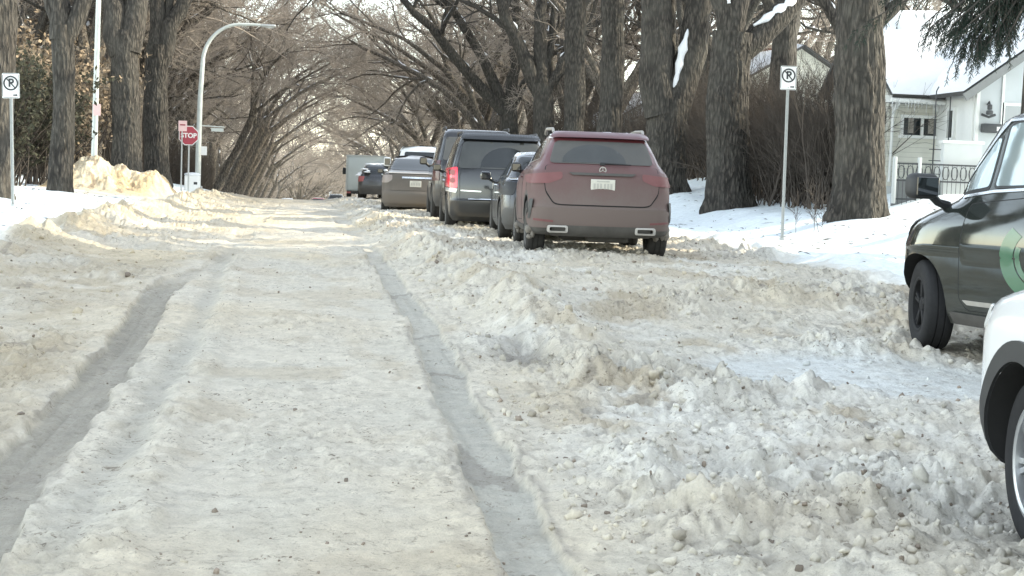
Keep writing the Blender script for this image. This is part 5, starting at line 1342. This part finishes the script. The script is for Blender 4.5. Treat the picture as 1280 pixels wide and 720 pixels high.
# curved street lamp
gx, gy = -4.16, 64.0; g0 = gz(gx, gy)
t = thing('street_lamp', 'tall pale street lamp with an arm curving right over the road', 'street lamp', (gx, gy, g0), 0)
pts = [(0, 0, -.2), (0, 0, 2), (.03, 0, 4), (.10, 0, 5.3)] + [(1.65 - 1.55 * math.cos(a), 0, 5.3 + 1.65 * math.sin(a)) for a in np.linspace(.12, 1.5, 12)] + [(2.15, 0, 6.96), (2.5, 0, 6.95)]
MB().tube(pts, [.12, .115, .10, .095] + [.085 - .02 * k / 12 for k in range(12)] + [.06, .055], 12).build('pole', M['white_pole'], t, True, rad(40))
MB().box((2.72, 0, 6.94), (.62, .22, .12), None, .05, 3).build('lamp_head', M['galv'], t, True, rad(40))
MB().blob((2.78, 0, 6.89), (.36, .18, .12)).build('lens', M['lens_clear'], t, True)
MB().box((0, 0, .12), (.36, .36, .3), None, .03).build('base', M['galv'], t, True, rad(30))
b = MB(); b.tube([(.0, 0, 2.75), (1.05, 0, 2.72)], .025, 6); b.box((.75, 0, 2.60), (.5, .02, .14)); b.build('name_bracket', M['white_pole'], t)
MB().box((.22, -.13, 1.72), (.26, .012, .36), None, .003, 1).build('small_plate', M['sign_white'], t)
# utility box
MB_ = MB().box((0, 0, .38), (.62, .5, .76), None, .04)
u = thing('utility_cabinet', 'low white cabinet at the foot of the curved lamp post', 'cabinet', (-4.28, 62.5, gz(-4.28, 62.5) - .1), rad(5)); MB_.build('housing', M['sign_white'], u, True, rad(30))
MB().box((.12, -.255, .45), (.14, .01, .10)).build('label_plate', M['sign_black'], u); MB().blob((0, 0, .80), (.66, .54, .16)).build('snow_cap', M['snow'], u, True)
# straight pale pole
g0 = gz(-6.78, 52)
t = thing('utility_pole', 'straight pale metal pole rising behind the yellow snow heap', 'pole', (-6.78, 52, g0), 0)
MB().tube([(0, 0, -.2), (.05, 0, 4), (.12, 0, 9)], [.105, .09, .07], 14).build('shaft', M['white_pole'], t, True, rad(40))
MB().box((.02, 0, .15), (.34, .34, .34), None, .03).build('base', M['galv'], t, True, rad(30))
MB().box((.09, -.11, 2.42), (.24, .012, .38), None, .003, 1).build('small_plate', M['sign_pink'], t)
b = MB().tube([(.12, 0, 8.8), (.9, 0, 9.3), (1.9, 0, 9.5)], .045, 8); b.build('arm', M['white_pole'], t, True, rad(40))
MB().box((2.15, 0, 9.48), (.6, .22, .12), None, .05, 3).build('lamp_head', M['galv'], t, True, rad(40))

# ------------------------------------------------------------------ houses
def siding(name, col, step=.115):
    m, nt, b = new_mat(name); v = objco(nt); sp = nt.nodes.new('ShaderNodeSeparateXYZ'); nt.links.new(v, sp.inputs[0])
    f = mathn(nt, 'FRACT', mathn(nt, 'DIVIDE', sp.outputs['Z'], step))
    ln = ramp(nt, f, .0, .12, .55, 1.); n = ramp(nt, noise(nt, 2.5, 5, vec=v), .3, .7, .9, 1.05); k = mathn(nt, 'MULTIPLY', ln, n)
    s = nt.nodes.new('ShaderNodeVectorMath'); s.operation = 'SCALE'; s.inputs[0].default_value = col; nt.links.new(k, s.inputs['Scale'])
    nt.links.new(s.outputs[0], b.inputs['Base Color']); b.inputs['Roughness'].default_value = .6
    bump(nt, b, f, .6, .03); return m
CREAM = siding('cream_siding', (.70, .69, .61)); STUCCO = simple('white_stucco', (.56, .58, .57), .85, 0, .07, 5.); GREYW = simple('grey_white_wall', (.50, .535, .55), .8, 0, .07, 3.)
TRIMW = simple('white_trim', (.74, .75, .73), .5, 0, .05); FASCIA = simple('grey_fascia', (.20, .21, .21), .6, 0, .15); SHING = simple('dark_shingles', (.07, .07, .07), .9, 0, .4, 14.)
IRON = simple('black_iron', (.05, .053, .056), .5); BEIGE_C = simple('curtain_cloth', (.30, .28, .25), .9); DOORG = simple('grey_door', (.36, .38, .385), .5, 0, .06, 2.)

def window(par, c, w, h, face, panes=2, name='window', t=.07):
    """face: (nx, ny) outward; c: centre on the wall plane"""
    a = math.atan2(face[0], -face[1]); Mx = Matrix.Translation(c) @ Matrix.Rotation(a, 4, 'Z')
    b = MB(); d = .07
    b.box((0, -.03, h / 2 + t / 2), (w + 2 * t, d, t), Mx); b.box((0, -.045, -h / 2 - t / 2), (w + 2 * t + .06, d + .05, t), Mx)
    for sg in (-1, 1): b.box((sg * (w / 2 + t / 2), -.03, 0), (t, d, h), Mx)
    for k in range(1, panes): b.box((-w / 2 + w * k / panes, -.028, 0), (t * .9, d * .9, h), Mx)
    o = b.build(name, TRIMW, par)
    g = MB().box((0, -.008, 0), (w + .02, .02, h + .02), Mx).build('pane', M['house_glass'], o)
    return o

def slab(par, name, p0, p1, p2, p3, thick, mat, lift=0., soft=False):
    """roof sheet through four corners (eave, eave, ridge, ridge)"""
    P = [Vector(p) for p in (p0, p1, p2, p3)]; n = (P[1] - P[0]).cross(P[3] - P[0]).normalized()
    if n.z < 0: n = -n
    if not soft:
        V = [p + n * lift for p in P] + [p + n * (lift + thick) for p in P]
        b = MB().add(V, [(3, 2, 1, 0), (4, 5, 6, 7), (0, 1, 5, 4), (1, 2, 6, 5), (2, 3, 7, 6), (3, 0, 4, 7)])
        return b.build(name, mat, par)
    k = 18; V = []; Fc = []; rg = random.Random(int(abs(p0[0]) * 10))
    for i in range(k + 1):
        for j in range(k + 1):
            u, v = i / k, j / k; q = P[0].lerp(P[1], u).lerp(P[3].lerp(P[2], u), v)
            e = min(1, 6 * min(u, 1 - u, v * 1.2, 1.02 - v * .97)) ; e = max(0, e) ** .5
            V.append(q + n * (lift + thick * e * (1 + .22 * math.sin(u * 7 + v * 5 + p0[0]) + .16 * math.sin(u * 17 + v * 11) + rg.uniform(-.05, .05))))
    for i in range(k):
        for j in range(k): Fc.append((i * (k + 1) + j, (i + 1) * (k + 1) + j, (i + 1) * (k + 1) + j + 1, i * (k + 1) + j + 1))
    return MB().add(V, Fc).build(name, mat, par, True)

# the white house at the right
g = 1.38
H_ = thing('house', 'white bungalow under deep roof snow behind the drooping spruce', 'house', (0, 0, 0))
def hb(name, x0, x1, y0, y1, z0, z1, mat, par=H_): return MB().box(((x0 + x1) / 2, (y0 + y1) / 2, (z0 + z1) / 2), (x1 - x0, y1 - y0, z1 - z0)).build(name, mat, par)
hb('siding_wall', 13.5, 24, 34.0, 38.2, g - .6, 3.62, CREAM)
hb('gable_wall', 14.75, 20.5, 32.0, 33.995, g - .6, 3.70, GREYW)
hb('foundation', 13.46, 24, 33.96, 38.24, g - .6, g + .12, STUCCO)
wo = window(H_, (14.33, 33.998, 2.90), .92, .40, (0, -1), 2)
MB().add([(14.755, 31.99, 3.70), (20.495, 31.99, 3.70), (17.62, 31.99, 5.80), (14.755, 33.9, 3.70), (20.495, 33.9, 3.70), (17.62, 33.9, 5.80)], [(0, 1, 2), (3, 5, 4), (0, 2, 5, 3), (1, 4, 5, 2), (0, 3, 4, 1)]).build('gable', GREYW, H_)
hb('corner_board', 14.72, 14.80, 31.97, 32.05, g - .3, 3.69, TRIMW)
hb('corner_board', 15.30, 15.36, 31.965, 31.985, g - .3, 4.05, TRIMW)
# roofs and snow: front gable (ridge along y), main roof (ridge along x)
e1, e2, rd = (14.35, 31.55), (14.35, 36), (17.62, 5.95)
slab(H_, 'roof', (14.30, 31.60, 3.52), (14.30, 36.5, 3.52), (17.62, 36.5, 5.92), (17.62, 31.60, 5.92), .10, SHING)
slab(H_, 'roof', (20.94, 31.60, 3.52), (20.94, 36.5, 3.52), (17.62, 36.5, 5.92), (17.62, 31.60, 5.92), .10, SHING)
slab(H_, 'roof_snow', (14.28, 31.56, 3.52), (14.28, 36.5, 3.52), (17.62, 36.5, 5.93), (17.62, 31.56, 5.93), .26, M['snow'], .105, True)
slab(H_, 'roof_snow', (20.96, 31.56, 3.52), (20.96, 36.5, 3.52), (17.62, 36.5, 5.93), (17.62, 31.56, 5.93), .26, M['snow'], .105, True)
dx, dz = 3.32, 2.40; L_ = math.hypot(dx, dz)
for sg in (-1, 1):
    MB().box((0, 0, 0), (L_ + .1, .05, .17), Matrix.Translation((17.62 + sg * 1.66, 31.575, 4.70)) @ Matrix.Rotation(sg * math.atan2(dz, dx), 4, 'Y')).build('fascia', FASCIA, H_)
slab(H_, 'roof', (13.4, 33.55, 3.52), (24.4, 33.55, 3.52), (24.4, 36.3, 5.55), (13.4, 36.3, 5.55), .10, SHING)
slab(H_, 'roof', (13.4, 38.65, 3.72), (24.4, 38.65, 3.72), (24.4, 36.3, 5.55), (13.4, 36.3, 5.55), .10, SHING)
slab(H_, 'roof_snow', (13.35, 33.48, 3.52), (24.4, 33.48, 3.52), (24.4, 36.3, 5.57), (13.35, 36.3, 5.57), .34, M['snow'], .105, True)
MB().box((18.7, 33.57, 3.50), (11.3, .05, .16)).build('fascia', TRIMW, H_)
MB().box((13.9, 33.75, 3.44), (.9, .3, .05)).build('soffit', FASCIA, H_)
# wing gable wall ends
MB().add([(13.5, 34, 3.6), (13.5, 38.2, 3.6), (13.5, 36.3, 5.4), (13.6, 34, 3.6), (13.6, 38.2, 3.6), (13.6, 36.3, 5.4)], [(0, 1, 2), (3, 5, 4), (0, 3, 4, 1), (1, 4, 5, 2), (0, 2, 5, 3)]).build('gable', CREAM, H_)
# dormer and porch roof on the slope
hb('dormer', 14.3, 14.95, 35.4, 36.3, 4.6, 5.65, TRIMW)
slab(H_, 'porch_roof', (13.9, 34.6, 4.22), (17.0, 34.6, 4.30), (16.8, 36.0, 4.62), (14.1, 36.0, 4.55), .05, FASCIA)
slab(H_, 'porch_roof_snow', (13.95, 34.7, 4.25), (16.95, 34.7, 4.33), (16.8, 36.0, 4.65), (14.1, 36.0, 4.58), .16, M['snow'], .055, True)
# lit side wall with its narrow window, entry half-wall, lantern, mailbox, door
hb('entry_wall', 14.68, 14.745, 32.06, 33.99, g - .4, 3.66, TRIMW)
window(H_, (14.678, 33.1, 2.95), .28, .62, (-1, 0), 1)
hb('entry_parapet', 13.75, 14.62, 31.35, 31.50, g - .5, 2.46, STUCCO); hb('entry_cap', 13.71, 14.66, 31.32, 31.53, 2.46, 2.52, TRIMW)
hb('door', 15.40, 16.35, 31.955, 31.99, g + .1, 3.35, DOORG); hb('door_frame', 15.33, 16.42, 31.965, 31.995, g + .05, 3.42, TRIMW)
l_ = MB(); l_.box((14.98, 31.86, 3.18), (.13, .13, .10), None, .03); l_.box((14.98, 31.86, 3.30), (.09, .09, .12), None, .02); l_.tube([(14.98, 31.99, 3.36), (14.98, 31.90, 3.42), (14.98, 31.86, 3.36)], .02, 6); l_.tube([(14.82, 31.92, 3.14), (14.98, 31.88, 3.08), (15.14, 31.92, 3.14)], .03, 6)
l_.build('wall_lantern', IRON, H_, True, rad(40))
mbx = MB().box((15.06, 31.90, 2.84), (.44, .16, .20), None, .03).build('mailbox', IRON, H_, True, rad(40)); MB().box((15.20, 31.815, 2.83), (.10, .01, .09)).build('mailbox_label', TRIMW, mbx)
for x in (13.62, 14.68): MB().blob((x, 33.92, 3.36), (.20, .12, .20)).build('eave_light', TRIMW, H_, True)
# gutter, downspout, icicles, curtains
MB().tube([(13.35, 33.50, 3.47), (14.66, 33.50, 3.45)], .055, 8).build('gutter', TRIMW, H_, True, rad(40))
MB().tube([(13.56, 33.55, 3.42), (13.58, 33.90, 3.2), (13.58, 33.94, 1.6)], .035, 8).build('downspout', TRIMW, H_, True, rad(40))
rg = random.Random(8)
for k in range(14):
    x = 13.4 + k * .09 + rg.uniform(-.03, .03); MB().tube([(x, 33.47, 3.44), (x, 33.47, 3.44 - rg.uniform(.08, .34))], [.014, .002], 6).build('icicle', M['lens_clear'], H_, True)
for x in (14.06, 14.55): MB().box((x, 33.975, 2.93), (.13, .012, .36)).build('curtain', BEIGE_C, wo)
# iron fence with white posts, thin poles in the yard
t = thing('iron_fence', 'low black iron fence with scrollwork before the white bungalow', 'fence', (12.6, 31.2, gz(12.8, 31.2)), 0)
b = MB()
for z in (.12, .52, .88): b.box((1.15, 0, z), (2.3, .03, .035))
for k in range(24): b.tube([(k * .1, 0, .0), (k * .1, 0, .9)], .006, 6)
b.build('rails', IRON, t)
s_ = MB()
for k in range(11):
    cx = .15 + k * .2; s_.tube([(cx + .075 * math.cos(a), -.01, .70 + .14 * math.sin(a)) for a in np.linspace(0, 6.28, 13)], .010, 5, False)
s_.build('scrollwork', IRON, t)
for x in (.0, .55, 2.32): MB().box((x, 0, .52), (.08, .08, 1.0), None, .012).build('post', STUCCO, t, True, rad(30))
b2 = MB(); b2.box((1.15, .25, .25), (2.2, .03, .6)); b2.build('lower_panel', FASCIA, t)
t = thing('garden_poles', 'pair of thin dark iron poles before the bungalow window', 'garden ornament', (14.05, 32.6, 1.35), 0)
for x in (.0, .34): MB().tube([(x, 0, -.2), (x, 0, 2.3), (x + .05, 0, 2.4)], .014, 6).build('pole', IRON, t, True)
for z in (.45, .75, 1.0): MB().tube([(-.1, 0, z), (.45, 0, z)], .010, 5).build('crossbar', IRON, t)

# white snow-covered figure between the trunks
t = thing('snow_mound', 'upright white snow-plastered stump between two dark trunks left of the no-parking sign', 'snowy stump', (13.05, 41.5, gz(13.05, 41.5)), 0)
b = MB(); rg = random.Random(5)
for z, w in ((.0, .75), (.3, .5), (.6, .42), (.9, .36), (1.15, .26)): b.blob((rg.uniform(-.03, .03), 0, z), (w, w, .62), rg, .08)
b.build('snow', M['snow'], t, True); MB().blob((.03, -.19, .93), (.09, .08, .08)).build('knot', IRON, t, True)

def plain_house(label, x, y, rz, w, d, h, wall, grp=None):
    z = gz(x, y); t = thing('house', label, 'house', (x, y, z), rz, grp)
    MB().box((0, 0, h / 2 - .2), (w, d, h + .4)).build('wall', wall, t)
    r = h + d * .30; o_ = .45
    MB().add([(-w / 2, -d / 2, h), (-w / 2, d / 2, h), (-w / 2, 0, r), (w / 2, -d / 2, h), (w / 2, d / 2, h), (w / 2, 0, r)], [(0, 1, 2), (3, 5, 4), (0, 2, 5, 3), (1, 4, 5, 2), (0, 3, 4, 1)]).build('gable', wall, t)
    for sg in (-1, 1):
        c4 = [(-w / 2 - o_, sg * (d / 2 + o_), h - .26), (w / 2 + o_, sg * (d / 2 + o_), h - .26), (w / 2 + o_, 0, r + .02), (-w / 2 - o_, 0, r + .02)]
        slab(t, 'roof', *c4, .10, SHING); slab(t, 'roof_snow', *c4, .26, M['snow'], .105, True)
    for sx in (-1, 1):
        window(t, (sx * w * .28, -d / 2 - .002, 1.6), 1.5, 1.1, (0, -1), 2); window(t, (sx * (w / 2 + .002), -d * .18, 1.6), 1.2, 1.1, (sx, 0), 2)
    window(t, (w * .28, d / 2 + .002, 1.6), 1.5, 1.1, (0, 1), 2)
    dr = MB().box((.3, -d / 2 - .03, 1.0), (.95, .06, 2.05)).build('door', DOORG, t); MB().blob((.65, -d / 2 - .08, 1.0), (.07, .07, .07)).build('handle', IRON, dr, True)
    MB().box((-w * .2, d * .15, r + .1), (.7, .7, 1.2)).build('chimney', simple('chimney_brick', (.20, .11, .08), .9, 0, .3, 8.), t)
    return t
BEIGE = siding('beige_siding', (.52, .46, .36)); BLUEG = siding('grey_blue_siding', (.42, .46, .48)); TANW = simple('tan_stucco', (.45, .39, .31), .85, 0, .1, 4.)
plain_house('beige house half hidden by the tan leafy shrubs at the left', -20, 66, rad(90), 11, 9, 3.2, BEIGE)
plain_house('tan house in the left yards beyond the stop sign', -19, 96, rad(90), 11, 9, 3.4, TANW)
def block():  # made-up block outside the view, there to cast shade on the near road
    t = thing('shade_block', 'unseen block right of the camera, added to shade the near road', 'shade blocker', (21.5, 3.0, gz(16, 3)), 0)
    MB().box((0, 0, 5.4), (11, 32, 12.0)).build('wall', STUCCO, t); MB().box((0, 0, 11.55), (11.5, 32.5, .3)).build('roof', SHING, t)
    for fl in range(3):
        for k in range(6): window(t, (-5.502, -12.5 + 5 * k, 2.0 + 3.6 * fl), 1.8, 1.4, (-1, 0), 2)
block()
plain_house('cream house glimpsed between the elms behind the parked cars', 22, 72, rad(-90), 12, 9, 3.4, CREAM)
plain_house('grey house glimpsed through the far right trees', 22, 96, rad(-90), 11, 9, 3.3, BLUEG)
# ------------------------------------------------------------------ camera, light, sky
cam = bpy.data.cameras.new('camera'); co = bpy.data.objects.new('camera', cam); COL.objects.link(co)
yaw_, pit_, rol_ = .14075441744827893, -.07128076808772768, rad(2.0)
f = Vector((math.sin(yaw_) * math.cos(pit_), math.cos(yaw_) * math.cos(pit_), math.sin(pit_))); r = Vector((math.cos(yaw_), -math.sin(yaw_), 0)); u = r.cross(f)
r2 = r * math.cos(rol_) + u * math.sin(rol_); u2 = u * math.cos(rol_) - r * math.sin(rol_)
mw = Matrix((( r2.x, u2.x, -f.x, 0), (r2.y, u2.y, -f.y, 0), (r2.z, u2.z, -f.z, EYE), (0, 0, 0, 1)))
co.matrix_world = mw
cam.sensor_width = 36; cam.lens = 36 * 1900 / 1280; cam.clip_start = .1; cam.clip_end = 4000
scene.camera = co
AZ, EL = rad(92), rad(29)
sd = Vector((math.sin(AZ) * math.cos(EL), math.cos(AZ) * math.cos(EL), math.sin(EL)))
sl = bpy.data.lights.new('sun', 'SUN'); sl.energy = 8.0; sl.angle = rad(.53); sl.color = (1, .90, .70)
so = bpy.data.objects.new('sun', sl); COL.objects.link(so); so.rotation_euler = (-sd).to_track_quat('-Z', 'Y').to_euler(); so.location = (40, 0, 40)
w = bpy.data.worlds.new('World'); scene.world = w; w.use_nodes = True
nt = w.node_tree; bg = nt.nodes['Background']; sk = nt.nodes.new('ShaderNodeTexSky'); sk.sky_type = 'NISHITA'; sk.sun_disc = False
sk.sun_elevation = EL; sk.sun_rotation = AZ; sk.altitude = 300; sk.air_density = 1.0; sk.dust_density = .5; sk.ozone_density = .8
hs = nt.nodes.new('ShaderNodeHueSaturation'); hs.inputs['Saturation'].default_value = .5; nt.links.new(sk.outputs[0], hs.inputs['Color'])
nt.links.new(mixc(nt, 1.0, hs.outputs[0], (1.015, 1.0, .92), 'MULTIPLY'), bg.inputs[0]); bg.inputs[1].default_value = .80
scene.view_settings.view_transform = 'Standard'; scene.view_settings.look = 'None'; scene.view_settings.exposure = 0; scene.view_settings.gamma = 1
scene.render.engine = 'CYCLES'; scene.cycles.use_denoising = True
scene.cycles.max_bounces = 6; scene.cycles.diffuse_bounces = 3; scene.cycles.transparent_max_bounces = 4
scene.render.film_transparent = False; scene.render.filter_size = 1.35 if hasattr(scene.render, 'filter_size') else 1.5
